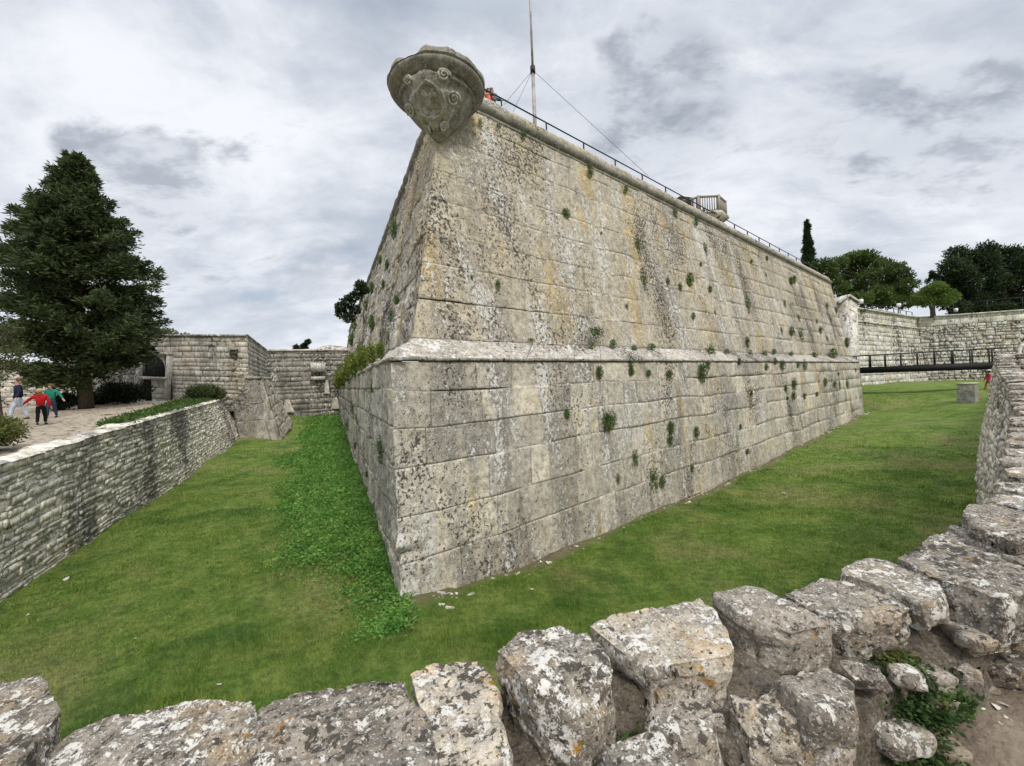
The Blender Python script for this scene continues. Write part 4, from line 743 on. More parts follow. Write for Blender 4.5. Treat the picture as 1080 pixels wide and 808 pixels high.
# right hand group
c0 = fpt(853, 290, 60); bz = ztop; t = thing('cypress_tree', (c0[0], c0[1], bz), 'slim pointed cypress above the far end of the bastion', 'tree'); ct = fpt(853.5, 236, 60)[2]; cs = []; rs = []
for i in range(46): f_ = i/45; cs.append((c0[0]+rng.normal(0, .12), c0[1]+rng.normal(0, .12), bz+.8+(ct-bz-.9)*f_)); r_ = np.interp(f_, [0, .3, .6, .85, 1], [1.45, 1.4, .95, .42, .08]); rs.append((r_, r_, .55))
P_, T_ = cloud(cs, rs, 330, .2, 2.2, .6, 0, np.array([0, 0, 1.6])); tris('crown', P_, T_, M['cypress'], t); limbs(t, (c0[0], c0[1], bz), [], .22, ct-.3) if False else MA
ma = MA(); ma.tube([(c0[0], c0[1], bz-.2), (c0[0], c0[1], ct-.5)], [.25, .03], 8); ma.build('trunk', M['bark'], t)
cs = [fpt(px, py, 60+random.uniform(-2.2, 2.2)) for px, py in ((870, 285), (882, 278), (895, 276), (908, 274), (920, 277), (932, 281), (944, 284), (950, 292), (875, 296), (888, 290), (902, 288), (917, 290), (930, 294), (943, 300), (955, 300), (884, 303), (899, 302), (914, 304), (928, 308), (941, 310), (893, 312), (908, 314), (950, 312), (955, 318), (866, 280), (925, 318), (900, 272), (912, 271), (938, 318))]
round_tree('umbrella_pine', (fpt(912, 322, 60)[0], 60, bz), cs, [(1.65, 1.65, 1.0)]*len(cs), 1000, .24, 'pine', 'broad spreading green pine beside the cypress above the curtain wall', .35, elong=1.6)
cs = [fpt(px, py, 56+random.uniform(-1, 1)) for px, py in ((972, 312), (980, 307), (990, 306), (999, 310), (975, 318), (985, 315), (996, 317), (1002, 314), (968, 316), (987, 303))]
round_tree('small_pine', (fpt(983, 328, 56)[0]+.0, 56, bz), cs, [(1.15, 1.15, .8)]*len(cs), 1000, .18, 'pine_light', 'small round topped light green pine in front of the dark trees', .16, elong=1.5)
for pts, lb, nm in ((((1008, 268), (1003, 280), (1012, 280), (998, 292), (1008, 292), (1018, 288), (1003, 304), (1014, 302), (1024, 298), (995, 303), (1010, 315), (1022, 315), (1030, 326), (1012, 326), (1016, 272), (1026, 282), (1000, 318)), 'dark tree left of the pair behind the rubble curtain wall', 1), (((1040, 264), (1050, 268), (1030, 272), (1044, 278), (1056, 280), (1035, 288), (1048, 292), (1062, 270), (1070, 268), (1068, 284), (1078, 278), (1060, 296), (1074, 296), (1040, 304), (1054, 308), (1070, 310), (1084, 290), (1090, 300), (1085, 275), (1032, 316), (1048, 318), (1064, 320), (1082, 316), (1045, 327), (1060, 328), (1075, 328), (1030, 326)), 'larger dark tree at the right edge behind the rubble curtain wall', 2)):
    cs = [fpt(px, py, 64+random.uniform(-2, 2)) for px, py in pts]; mx_ = np.mean([c[0] for c in cs]); round_tree('dark_tree', (mx_, 64, bz), cs, [(1.6, 1.6, 1.5)]*len(cs), 950, .26, 'pine_dark', lb, .3, elong=1.8, shell=.2)
far_tree(984, 291, 64, .9, 1.3, 'pine_dark', 'thin wispy treetop left of the dark trees', bz, 6, 150, .2)

# ------------------------------------------------------------------ plants growing on the bastion
def tuft_mesh(seed, n=150, mat='tuft', trail=.0):
    r_ = np.random.default_rng(seed); d = r_.normal(size=(n, 3)); d[:, 1] = -np.abs(d[:, 1])*.7; d /= np.linalg.norm(d, axis=1, keepdims=True); C = d*(r_.random((n, 1))**.5)*np.array([.5, .42, .5]); C[:, 2] -= trail*r_.random(n)*1.0
    P_ = leaf_quads(C, .10, 1.8, 0, d*.9+np.array([0, 0, .35])); o = tris('wall_plant', P_, r_.random(n), M[mat]); me = o.data; bpy.data.objects.remove(o); return me
TM = [tuft_mesh(i, 330, 'tuft', (0, .0, .5, 1.0)[i % 4]) for i in range(8)]; TY = [tuft_mesh(40+i, 420, 'tuft_y', 0) for i in range(2)]
U_ = lambda l: [(600+a/3.366, 130+b/3.366, s_) for a, b, s_ in l]; Lw = lambda l: [(600+a/3.366, 340+b/3.366, s_) for a, b, s_ in l]
upper = U_([(240, 418, 13), (258, 538, 17), (347, 562, 9), (390, 577, 10), (423, 556, 15), (497, 590, 10), (480, 437, 10), (466, 502, 6), (627, 629, 13), (438, 685, 9), (204, 645, 7), (517, 668, 5), (628, 770, 12), (817, 738, 13), (784, 740, 12), (812, 685, 7), (763, 635, 6), (696, 534, 5), (783, 562, 12), (796, 556, 9), (888, 730, 10), (913, 645, 6), (925, 690, 6), (945, 665, 7), (980, 780, 11), (877, 698, 5), (645, 490, 6), (700, 480, 7), (113, 390, 5), (752, 730, 6), (913, 760, 5)])+[(497, 292, 2.5), (524, 299, 4), (596, 226, 4.5)]
upper = [(a, b, s_/3.366*1.15 if s_ > 4.6 else s_) for a, b, s_ in upper]
cordp = [(506, 127, 3), (551, 142, 3.5), (621, 181, 5), (711, 221, 3.5), (733, 234, 3.5), (659, 200, 3), (525, 133, 3)]
ledgep = [(628, 351, 5.5), (622, 362, 4), (645, 363, 4), (667, 368, 4), (686, 365.5, 4), (747, 368, 6), (765, 370, 3.5), (790, 370.5, 3.5), (805, 370.5, 3.5), (815, 371, 3), (833, 372.5, 3), (857, 375, 3.5), (876, 373, 5), (560, 359, 2.5), (820, 377, 3)]
lower = Lw([(215, 130, 16), (218, 175, 14), (103, 178, 20), (280, 180, 12), (352, 177, 15), (465, 180, 24), (490, 145, 12), (600, 140, 12), (697, 158, 10), (728, 138, 11), (752, 145, 14), (810, 150, 9), (832, 142, 12), (130, 355, 30), (152, 327, 16), (357, 375, 17), (355, 410, 15), (448, 390, 14), (232, 462, 14), (297, 530, 20), (325, 565, 16), (433, 512, 12), (172, 545, 11), (645, 252, 8), (765, 230, 9), (792, 212, 14), (792, 262, 13), (773, 270, 7), (833, 257, 9), (877, 255, 8), (905, 213, 11), (940, 215, 9), (957, 213, 8), (983, 208, 9), (630, 458, 10), (606, 370, 8), (955, 180, 5), (1015, 170, 6)])
lower = [(a, b, s_/3.366*1.0) for a, b, s_ in lower]+[(597, 437, 4)]
Z7 = lambda l: [(340+a/3.59, 180+b/3.59, s_) for a, b, s_ in l]
leftu = Z7([(283, 225, 7), (195, 445, 5), (197, 575, 7), (290, 490, 6), (265, 530, 5), (250, 355, 4), (340, 160, 3), (130, 580, 5), (120, 640, 6), (255, 620, 4), (175, 510, 5), (155, 475, 4), (225, 340, 4), (145, 655, 4), (235, 430, 3.5)])
leftl = [(403, 471, 6), (402, 463, 5), (395, 409, 5), (373, 425, 4), (376, 470, 3), (368, 445, 4), (388, 500, 3)]
lefty = [(405, 370, 6), (396, 374, 7), (388, 381, 8), (379, 386, 8), (371, 392, 8), (365, 398, 7), (360, 402, 6), (382, 442, 4.5), (385, 374, 6), (374, 381, 6)]
def place_plants(lst, pl, normal, where, grp, meshes, ru):
    lst = sorted(lst, key=lambda k: k[0] if ru > 0 else -k[0]); n = len(lst)
    med = sorted(k[2] for k in lst)[n//2]
    for i, (px, py, rpx) in enumerate(lst):
        p = on_plane(px, py, *pl); D = p[1]; rm = rpx*D/F*(1.25 if meshes is TY else 1.0); me = meshes[random.randrange(len(meshes))]
        o = bpy.data.objects.new('wall_plant', me); COL.objects.link(o); o.location = p+normal*rm*.15; o.rotation_euler = (0, 0, math.atan2(-normal[0], normal[1])+math.pi); s_ = rm/.5; o.scale = (s_*random.uniform(1.3, 2.2), s_, s_*random.uniform(.7, 1.2)) if 'ledge' in where and meshes is TM else ((s_*1.3, s_*1.2, s_*1.2) if meshes is TY else (s_*random.uniform(.75, 1.15), s_, s_*random.uniform(.9, 1.5)))
        size = 'large' if rpx > med*1.35 else ('small' if rpx > med*.75 else 'tiny')
        words = ['first', 'second', 'third', 'fourth', 'fifth', 'sixth', 'seventh', 'eighth', 'ninth', 'tenth', 'eleventh', 'twelfth', 'thirteenth', 'fourteenth', 'fifteenth', 'sixteenth', 'seventeenth', 'eighteenth', 'nineteenth', 'twentieth']
        if i < n/2 or n <= 20: w = (words[i] if i < 20 else '')+' from the near corner'
        else: w = words[n-1-i]+' from the far end'
        col = 'yellow green' if meshes is TY else 'green'
        tag(o, f'{size} {col} plant {where}, {w}', 'plant', grp)
place_plants(upper, PUR, -nR, 'on the upper right face', 'plants growing from the upper right face', TM, 1)
place_plants(cordp, (PUR[0]-nR*.06, PUR[1]), -nR, 'hanging under the cordon', 'plants under the cordon moulding', TM, 1)
place_plants(ledgep, (Lc+np.array([0, 0, .2])+nR*.5, np.array([nR[0], nR[1], 0])), -nR, 'on the right ledge', 'plants along the right ledge', TM, 1)
place_plants(lower, PLR, -nR, 'on the lower right face', 'plants growing from the lower right face', TM, 1)
place_plants(leftu, PUL, -nL, 'on the upper left face', 'plants growing from the upper left face', TM, -1)
place_plants(leftl, PLL, -nL, 'on the lower left face', 'plants growing from the lower left face', TM, -1)
place_plants(lefty, (Lc+np.array([0, 0, .2])+nL*.15, np.array([nL[0], nL[1], 0])), -nL, 'on the left ledge', 'shrubs along the left ledge', TY, -1)

# ------------------------------------------------------------------ rocks
def chop(bm, seed, n):      # knock flat fracture faces off the hull
    r_ = random.Random(seed*13+5)
    for v in [v for v in bm.verts if not v.link_faces]: bm.verts.remove(v)
    for k in range(n):
        co = [v.co.copy() for v in bm.verts]; c = sum(co, Vector())/len(co); d = Vector((r_.gauss(0, 1), r_.gauss(0, 1), r_.uniform(-.9, .45))).normalized(); ext = max((p-c).dot(d) for p in co)
        g = bmesh.ops.bisect_plane(bm, geom=bm.verts[:]+bm.edges[:]+bm.faces[:], plane_co=c+d*ext*(r_.uniform(.80, .93) if n < 4 else r_.uniform(.72, .9)), plane_no=d, clear_outer=True)
        bmesh.ops.holes_fill(bm, edges=[e for e in bm.edges if e.is_boundary], sides=0)
def rock_mesh(name, pts, res=.012, rough=.012, seed=0, smooth=3, strata=0., jag=.02, nchop=5):
    bm = bmesh.new(); [bm.verts.new(p) for p in pts]; r_ = bmesh.ops.convex_hull(bm, input=bm.verts); chop(bm, seed, nchop)
    for v in [v for v in bm.verts if not v.link_faces]: bm.verts.remove(v)
    bmesh.ops.triangulate(bm, faces=bm.faces)
    for it in range(9):
        es = [e for e in bm.edges if e.calc_length() > res*1.6]
        if not es or len(bm.verts) > 26000: break
        bmesh.ops.subdivide_edges(bm, edges=es, cuts=1, use_grid_fill=False); bmesh.ops.triangulate(bm, faces=[f for f in bm.faces if len(f.verts) > 3])
    for _ in range(smooth): bmesh.ops.smooth_vert(bm, verts=bm.verts, factor=.5, use_axis_x=True, use_axis_y=True, use_axis_z=True)
    bm.normal_update(); V = np.array([v.co for v in bm.verts]); Nn = np.array([v.normal for v in bm.verts]); sd = np.array([seed*3.7, seed*1.3, seed*2.1])
    d = rough*fbm(V+sd, 9, 5, .55)+jag*noise(V+sd, 4.)-jag*1.2*np.clip(np.abs(noise(V+sd, 7.))*-1+.18, 0, 1)*3*.5
    d -= .012*np.clip(.10-np.abs(noise(V+sd, 5.)), 0, .1)/.1+.006*np.clip(.12-np.abs(noise(V+sd+7, 13.)), 0, .12)/.12
    if strata: side = 1-np.abs(Nn[:, 2]); d += strata*side*np.sign(noise(np.stack([V[:, 0]*.3, V[:, 1]*.3, V[:, 2]*1.], -1)+sd, 16))*.5+strata*side*noise((V+sd)*np.array([1, 1, 5]), 6)
    V = V+Nn*d[:, None]; [setattr(v, 'co', Vector(V[i])) for i, v in enumerate(bm.verts)]
    me = bpy.data.meshes.new(name); bm.to_mesh(me); bm.free(); me.polygons.foreach_set('use_smooth', [True]*len(me.polygons)); me.set_sharp_from_angle(angle=R_(32)); at = me.attributes.new('tint', 'FLOAT_VECTOR', 'POINT'); at.data.foreach_set('vector', np.tile([random.random(), 0, 0], len(me.vertices)).astype(np.float32)); return me
fw = thing('foreground_wall', (1.0, 1.2, 2.3), 'rough dry topped stone parapet wall curving through the foreground', 'wall')
def put_rock(poly, z, th, mat='coping', slope=(0, 0), seed=0, under=.93, strata=.0, res=.010, name='coping_stone', jag=.014, rough=.012, hip=.35, label=None):
    z = 4-(4-z)*FS; th = th*FS*.72; strata = max(strata, .007); top = []
    for i, q_ in enumerate(poly):
        px, py = q_[:2]; zz__ = z+(q_[2] if len(q_) > 2 else 0); top.append(at_z(px, py, zz__))
    top = np.array(top); c = top.mean(0); r2 = np.random.default_rng(seed+5); pts = list(top)
    mid = c+(top-c)*np.array([1.0, 1.0, 1]); mid[:, 2] = top[:, 2]-th*.35; mid += r2.normal(0, .012, mid.shape); bot = c+(top-c)*np.array([under, under, 1]); bot[:, 2] = top[:, 2].mean()-th; bot += r2.normal(0, .02, bot.shape)
    pts += list(mid)+list(bot); me = rock_mesh(name, [Vector(p) for p in pts], res, rough, seed, 0, strata, jag, 3); off = Vector(fw.location)
    me.transform(Matrix.Translation(-off)); me.materials.append(M[mat]); o = bpy.data.objects.new(name, me); COL.objects.link(o); o.parent = fw
    if label: o['label'] = label
    return o
rocks = [
 ([(-150, 742), (-60, 722), (22, 713), (48, 722), (66, 748), (30, 790), (-10, 850), (-120, 900)], 3.24, .32, 'coping_grey', 0),
 ([(60, 776), (112, 754), (150, 743), (266, 741), (272, 772), (258, 830), (225, 930), (-40, 930), (10, 830)], 3.17, .26, 'coping', 0),
 ([(272, 744), (306, 728), (398, 712), (430, 718), (444, 758), (466, 806), (500, 920), (250, 930), (268, 800)], 3.22, .26, 'coping_grey', 0),
 ([(434, 710), (460, 700), (504, 696), (516, 712), (525, 738), (524, 772), (545, 860), (490, 880), (456, 790)], 3.20, .26, 'coping', 0),
 ([(521, 682), (546, 666), (598, 659), (616, 661), (646, 706), (645, 722, -.02), (625, 748, -.06), (604, 757, -.07), (578, 742, -.04), (560, 724)], 3.28, .30, 'coping', 0),
 ([(622, 660), (652, 648), (738, 632), (750, 640), (774, 684), (768, 692), (726, 695), (700, 702), (684, 703), (664, 694)], 3.22, .22, 'coping', 0),
 ([(756, 628), (790, 618), (818, 628), (850, 642), (876, 658, -.01), (872, 668, -.09), (836, 668, -.02), (815, 690, -.16), (800, 670, -.06), (778, 645)], 3.25, .24, 'coping_grey', 0),
 ([(822, 626), (868, 609), (890, 612), (930, 632), (958, 642), (940, 656, -.01), (905, 652, -.01), (878, 650), (850, 640)], 3.23, .17, 'coping_grey', 0),
 ([(880, 602), (925, 589), (940, 590), (986, 602), (982, 616), (993, 630), (978, 636), (948, 622), (920, 612)], 3.24, .13, 'coping', 0),
 ([(946, 588), (990, 566), (1010, 553), (1050, 572), (1090, 598), (1085, 610), (1062, 630, -.005), (1050, 636), (1010, 622), (994, 600)], 3.26, .16, 'coping_grey', .012),
 ([(962, 652), (1000, 640), (1030, 644), (1052, 656), (1054, 668), (1020, 684), (985, 680), (966, 668)], 3.03, .17, 'coping_grey', .01),
 ([(1016, 540), (1022, 532), (1060, 530), (1110, 540), (1110, 562), (1070, 570), (1040, 560)], 3.33, .14, 'coping_grey', .012),
 ([(1000, 556), (1020, 548), (1060, 560), (1120, 580), (1120, 600), (1090, 600), (1050, 575)], 3.27, .12, 'coping_grey', .012),
 ([(770, 748), (800, 735), (868, 694), (884, 704), (903, 742), (870, 756, -.03), (808, 782, -.05), (790, 778, -.04)], 3.11, .24, 'coping', .006),
 ([(668, 756), (690, 742), (742, 750), (748, 778), (735, 800, -.04), (712, 812, -.05), (690, 790, -.02)], 3.09, .28, 'coping_grey', 0),
 ([(560, 800), (600, 790), (640, 800), (630, 850), (580, 860)], 3.1, .26, 'coping_grey', 0)]
for i, (poly, z, th, mt, stt) in enumerate(rocks): put_rock(poly, z, th, mt, seed=i*7+1, strata=stt)
# the parapet climbing away to the right, layer on layer
uw = np.array([math.sin(R_(50.3)), math.cos(R_(50.3)), 0]); nw = np.array([uw[1], -uw[0], 0])     # nw points away from the ditch
DCUM = np.concatenate([[0], np.cumsum(np.linalg.norm(np.diff(fw_out[10:, :2], axis=0), axis=1))])
def fwp(d):   # outer top edge by distance along
    k = np.interp(d, DCUM, range(10, 17)); i = int(min(k, 15)); return fw_out[i]+(fw_out[i+1]-fw_out[i])*(k-i)
dd = .15
idx = 40
while dd < DCUM[-1]-.3:
    w = random.uniform(.34, .62)*(1+dd*.06)
    for layer in range(3):
        p = fwp(dd+w*.5); z = p[2]-.11*layer*(1+dd*.02); 
        for row in range(2 if dd < 8 else 2):
            wd = random.uniform(.45, .6); c = p+nw*(wd*.5+row*.55+random.uniform(-.02, .02)-(.02 if layer else 0)); k_ = 7; pts = []
            for a in np.linspace(0, 2*math.pi, k_, endpoint=False)+random.random():
                rx = (w*.54)*np.sign(math.cos(a))*abs(math.cos(a))**.6; ry = wd*.52*np.sign(math.sin(a))*abs(math.sin(a))**.6
                for hz_ in (0, -.11*(1+dd*.02)): pts.append(Vector(c+uw*rx*(1+.1*random.uniform(-1, 1))+nw*ry*(1+.08*random.uniform(-1, 1))+np.array([0, 0, z-c[2]+hz_+random.uniform(-.015, .015)])))
            if layer == 0 or row == 0 or dd < 8:
                me = rock_mesh('coping_stone', pts, max(.014, .011*(1+dd*.35)), .014, idx, 2, .012, .012); me.transform(Matrix.Translation(-Vector(fw.location))); me.materials.append(M['coping_grey' if random.random() < .5 else 'coping']); o = bpy.data.objects.new('coping_stone', me); COL.objects.link(o); o.parent = fw; idx += 1
    dd += w*1.02
# the parapet running on to the left, out of the photograph
for k_, q_ in ((2, .35), (1, .95), (1, .6), (1, .2), (0, .8), (0, .5), (0, .15)):
    p = fw_out[k_]+(fw_out[k_+1]-fw_out[k_])*q_; tv = fw_out[k_+1]-fw_out[k_]; tv = tv/np.linalg.norm(tv); iv = np.array([tv[1], -tv[0], 0]); pts = []
    for a in np.linspace(0, 2*math.pi, 7, endpoint=False)+random.random():
        for hz_ in (.03, -.2): pts.append(Vector(p+iv*.26+tv*.36*math.cos(a)*random.uniform(.85, 1.05)+iv*.30*math.sin(a)*random.uniform(.85, 1.05)+np.array([0, 0, hz_])))
    me = rock_mesh('coping_stone', pts, .03, .012, idx, 0, .007, .014, 3); me.transform(Matrix.Translation(-Vector(fw.location))); me.materials.append(M['coping_grey' if k_ % 2 else 'coping']); o = bpy.data.objects.new('coping_stone', me); COL.objects.link(o); o.parent = fw; idx += 1
# faces and core
top_ = fw_out.copy(); top_[:, 2] -= .12; nrm = np.zeros_like(top_); tg = np.gradient(top_[:, :2], axis=0); tg /= np.linalg.norm(tg, axis=1, keepdims=True); nrm[:, 0] = -tg[:, 1]; nrm[:, 1] = tg[:, 0]
base_ = top_+nrm*.60; base_[:, 2] = -.5
ma = MA(); masonry(ma, base_[3:], top_[3:]+nrm[3:]*-.03, .17, .32, np.array([5, 20, 2]), gap=.01, depth=.06, bulge=.012, rough=.025, off=.035, tilt=.02, resf=.006, resmin=.04, jit=.42, wav=.025); ma.build('outer_face', M['rubble'], fw)
inn = np.array([(-5.3, -2.1), (-3.7, -.3), (-2.1, .6), (-1.6, .80), (-.8, .80), (-.1, 1.0), (.3, 1.2), (.60, 1.36), (1.2, 1.50), (1.75, 1.66), (2.6, 2.02), (4.78, 3.15), (5.75, 3.95), (8.5, 6.05), (12.75, 9.55), (17.4, 13.55), (20.95, 16.5)])
dd_ = np.linspace(0, 1, 420); ct_ = [np.interp(dd_*16, range(17), col) for col in (top_[:, 0], top_[:, 1], top_[:, 2])]; ci_ = [np.interp(dd_*16, range(17), col) for col in (inn[:, 0], inn[:, 1])]
O_ = np.stack(ct_, -1); I_ = np.stack([ci_[0], ci_[1], O_[:, 2]-.04], -1); ni = I_-O_; ni[:, 2] = 0; ni /= np.linalg.norm(ni, axis=1, keepdims=True); gb = 2.4
sec = [O_-np.array([0, 0, .25])+ni*.03, O_+ni*.05+np.array([0, 0, .03]), O_*.5+I_*.5+np.array([0, 0, .04]), I_-ni*.10+np.array([0, 0, .0])]
for q_ in (.12, .25, .4, .55, .7, .85, 1.): zq = I_[:, 2]*(1-q_)+gb*q_; e_ = I_+ni*(.02+.13*q_**1.4); e_[:, 2] = zq; sec.append(e_)
G = np.stack(sec, 1); 
# refine across
G2 = []
for j in range(G.shape[1]-1):
    for q_ in np.linspace(0, 1, 7)[:-1]: G2.append(G[:, j]*(1-q_)+G[:, j+1]*q_)
G2.append(G[:, -1]); G = np.stack(G2, 1); G = G+.032*fbm(G, 6, 5)[..., None]*np.array([1, 1, 1.]); G[..., 2] += .02*noise(G, 14); ma = MA(); ma.grid(G, (.5, 0), True); ma.build('mortar_core', M['core'], fw, smooth=True)
# embedded stones on the inner face
for i in range(46):
    q_ = random.uniform(.3, .62); k_ = int(q_*419); p = I_[k_]+ni[k_]*random.uniform(.0, .12); p[2] = random.uniform(2.5, 2.9); s_ = random.uniform(.025, .10); dv_ = np.array([(a_, b_, c_) for a_ in (-1, 1) for b_ in (-1, 1) for c_ in (-1, 1)])*.7+rng.normal(0, .18, (8, 3)); pts = [Vector(p+v_*np.array([s_*1.7, s_*1.2, s_*.85])*random.uniform(.85, 1.1)) for v_ in dv_]
    me = rock_mesh('wall_stone', pts, .012, .006, 300+i, 2, 0, .008); me.transform(Matrix.Translation(-Vector(fw.location))); me.materials.append(M['coping_grey']); o = bpy.data.objects.new('wall_stone', me); COL.objects.link(o); o.parent = fw
# near ground
def nz_(x, y):
    xi = np.interp(x, inn[:, 0], inn[:, 1]); d = np.clip((xi+.1-y)/.9, -1, 1); return 2.43+.12*np.clip(1-d, 0, 1)**2+.02*fbm(np.stack([x, y, 0*x], -1), 2.2, 4)+.02*(x-1)
X, Y = np.meshgrid(np.concatenate([np.linspace(-8, -1, 12)[:-1], np.linspace(-1, 5, 200)[:-1], np.linspace(5, 60, 50)]), np.linspace(0, 1, 140), indexing='ij'); yb = np.interp(X, np.append(inn[:, 0], 60), np.append(inn[:, 1], 46))+.12; Y = yb-(Y**1.6)*14; Z = nz_(X, Y); tn = np.zeros(X.shape+(2,)); tn[..., 0] = .5; tn[..., 1] = np.clip(1-(yb-Y)/.5+.4*noise(np.stack([X, Y, Z], -1), 5), 0, 1)
ma = MA(); ma.grid(np.stack([X, Y, Z], -1), tn, False); o = ma.build('dirt_path', M['earth'], smooth=True); tag(o, 'trodden stony earth path inside the foreground wall', 'path', kind='structure')
# pebbles and slabs
PB = [rock_mesh('pebble', [Vector(rng.normal(0, 1, 3)*np.array([.5, .5, .22])) for _ in range(12)], .16, .05, 500+i, 1, 0, .03) for i in range(6)]
for m_ in PB: m_.materials.append(M['chip'])
for i in range(150):
    x_ = random.uniform(1.1, 3.2); y_ = np.interp(x_, inn[:, 0], inn[:, 1])-abs(random.gauss(0, .45))-.02; s_ = .006+.02*random.random()**3; o = bpy.data.objects.new('pebble', PB[i % 6]); COL.objects.link(o); o.location = (x_, y_, nz_(np.array([x_]), np.array([y_]))[0]+s_*.2); o.scale = (s_*1.3, s_, s_); o.rotation_euler = (random.uniform(-.2, .2), 0, random.uniform(0, 6)); tag(o, 'small pale pebble lying on the trodden earth inside the foreground wall', 'pebble', 'pebbles on the earth path')
for px, py, sx, lb in ((985, 795, .10, 'flat buff stone slab in the earth at the bottom right'), (1005, 760, .05, 'small buff stone above the flat slab'), (922, 790, .08, 'pale split slab below the nettles'), (948, 800, .06, 'narrow pale slab left of the flat buff slab'), (1068, 700, .06, 'lone tan stone on the path near the right edge'), (860, 800, .07, 'brown stone at the foot of the wall bottom centre'), (1040, 740, .05, 'low stone between grass tuft and right edge')):
    p = at_z(px, py, 2.5); p[2] = nz_(np.array([p[0]]), np.array([p[1]]))[0]; me = rock_mesh('stone_slab', [Vector((math.cos(a_)*sx*1.1*random.uniform(.8, 1.1), math.sin(a_)*sx*.6*random.uniform(.8, 1.1), z_*sx*.22)) for a_ in np.linspace(0, 5.6, 8) for z_ in (-1, 1)], .009, .004, int(px), 1, 0, .006); me.materials.append(M['slab']); o = bpy.data.objects.new('stone_slab', me); COL.objects.link(o); o.location = p+[0, 0, .01]; o.rotation_euler = (0, 0, -.5); tag(o, lb, 'stone')
# chips at the foot of the right face
for i in range(120):
    al_ = .6+46*random.random()**1.7; d_ = .12+abs(random.gauss(0, .16)); p = Bc+u1*al_-nR*d_; s_ = (.022+.065*random.random()**3)*(1+al_*.03); o = bpy.data.objects.new('stone_chip', PB[i % 6]); COL.objects.link(o); o.location = (p[0], p[1], ground(np.array([p[0]]), np.array([p[1]]))[0]+s_*.12); o.scale = (s_*1.3, s_, s_); o.rotation_euler = (0, random.uniform(-.3, .3), random.uniform(0, 6)); tag(o, 'fallen white limestone chip at the foot of the right bastion face', 'stone chip', 'fallen chips along the right face')
for i, (px, py, s_, lb) in enumerate(((475, 641, .10, 'bright white stone on the grass by the bastion corner'), (560, 621, .05, 'white stone chip below the second block joint'), (66, 612, .09, 'flat white stone on the grass below the rubble wall'), (30, 648, .04, 'tiny white stone near the left edge of the grass'), (231, 721, .035, 'small white stone on the grass above the wide coping slab'), (143, 673, .02, 'tiny yellowish stone in the middle of the left lawn'), (580, 593, .09, 'white stone under the red stained joint'), (825, 520, .12, 'pale stone on a bare patch of the right lawn'))):
    p = at_z(px, py, 0); p[2] = ground(np.array([p[0]]), np.array([p[1]]))[0]; p = at_z(px, py, p[2]+.02); o = bpy.data.objects.new('stone', PB[i % 6]); COL.objects.link(o); o.location = p; o.scale = (s_*1.4, s_, s_); tag(o, lb, 'stone')

# foreground plants
def nettle(px, py, z, n, spread, hgt, label, size=.026, mat='weed_dark', name='nettle_plant', fallpx=None):
    p = at_z(px, py, z); t = thing(name, p, label, 'plant'); P_, T_ = [], []; ma = MA()
    for i in range(n):
        a = random.uniform(0, 6.28); r_ = spread*random.random()**.6; tip = p+np.array([r_*math.cos(a), r_*math.sin(a)*.7, hgt*(1-.5*(r_/spread))*random.uniform(.4, 1.05)]); b = p+(tip-p)*np.array([.45, .45, 0]); ma.tube([b-[0, 0, .02], (b+tip)/2+rng.normal(0, .01, 3), tip], [.0022, .0018, .001], 4)
        for q_ in np.linspace(.25, 1, 6): c = b+(tip-b)*q_; C = c+rng.normal(0, .012, (5, 3)); P_.append(leaf_quads(C, size, 1.35, .5)); T_.append(rng.random(5))
    tris('foliage', np.concatenate(P_), np.concatenate(T_), M[mat], t); ma.build('stem', M['weed_dark'], t); return t
nettle(952, 745, 2.60, 420, .24, .22, 'dense dark green leafy plant at the foot of the foreground wall', .017)
nettle(925, 712, 2.70, 150, .14, .16, 'leafy green shoots climbing the wall below the coping', .016); nettle(955, 795, 2.50, 120, .18, .10, 'low leafy spread at the bottom of the wall foot', .017)
nettle(665, 803, 2.74, 45, .08, .09, 'small clover like plant at the bottom centre between the stones', .018)
nettle(1060, 655, 2.75, 40, .12, .14, 'shadowed green plant under the last big coping stone')
def grass_tuft(px, py, z, n, L, label):
    p = at_z(px, py, z); ma = MA()
    for i in range(n):
        a = random.uniform(0, 6.28); l = L*random.uniform(.5, 1.1); b = p+np.array([random.gauss(0, .02), random.gauss(0, .02), 0]); sp_ = random.uniform(.2, .8); pts = [b+np.array([math.cos(a)*l*sp_*q_**1.3, math.sin(a)*l*sp_*q_**1.3, l*(q_*.9-.45*q_*q_*sp_)]) for q_ in np.linspace(0, 1, 6)]; ma.tube(pts, [.0022, .0022, .002, .0016, .001, .0003], 3, cap=False)
    t = ma.build('grass_tuft', M['tuft_y'] if False else M['weed_dark'], loc=p); tag(t, label, 'grass tuft')
grass_tuft(1040, 700, 2.55, 70, .22, 'long bladed grass tuft under the dark overhanging stone'); grass_tuft(1010, 735, 2.48, 30, .1, 'short grass tuft on the earth right of the leafy plant')
for px, py, lb in ((962, 745, 'thin pale dry twig lying across the leafy plant'), (905, 760, 'dry bent twig at the wall foot left of the leafy plant')):
    p = at_z(px, py, 2.64); ma = MA(); ma.tube([p, p+[.03, .0, -.06], p+[.05, -.02, -.10], p+[.09, -.02, -.09]], [.0025, .0025, .002, .001], 5); o = ma.build('twig', M['dry'], loc=p); tag(o, lb, 'twig')

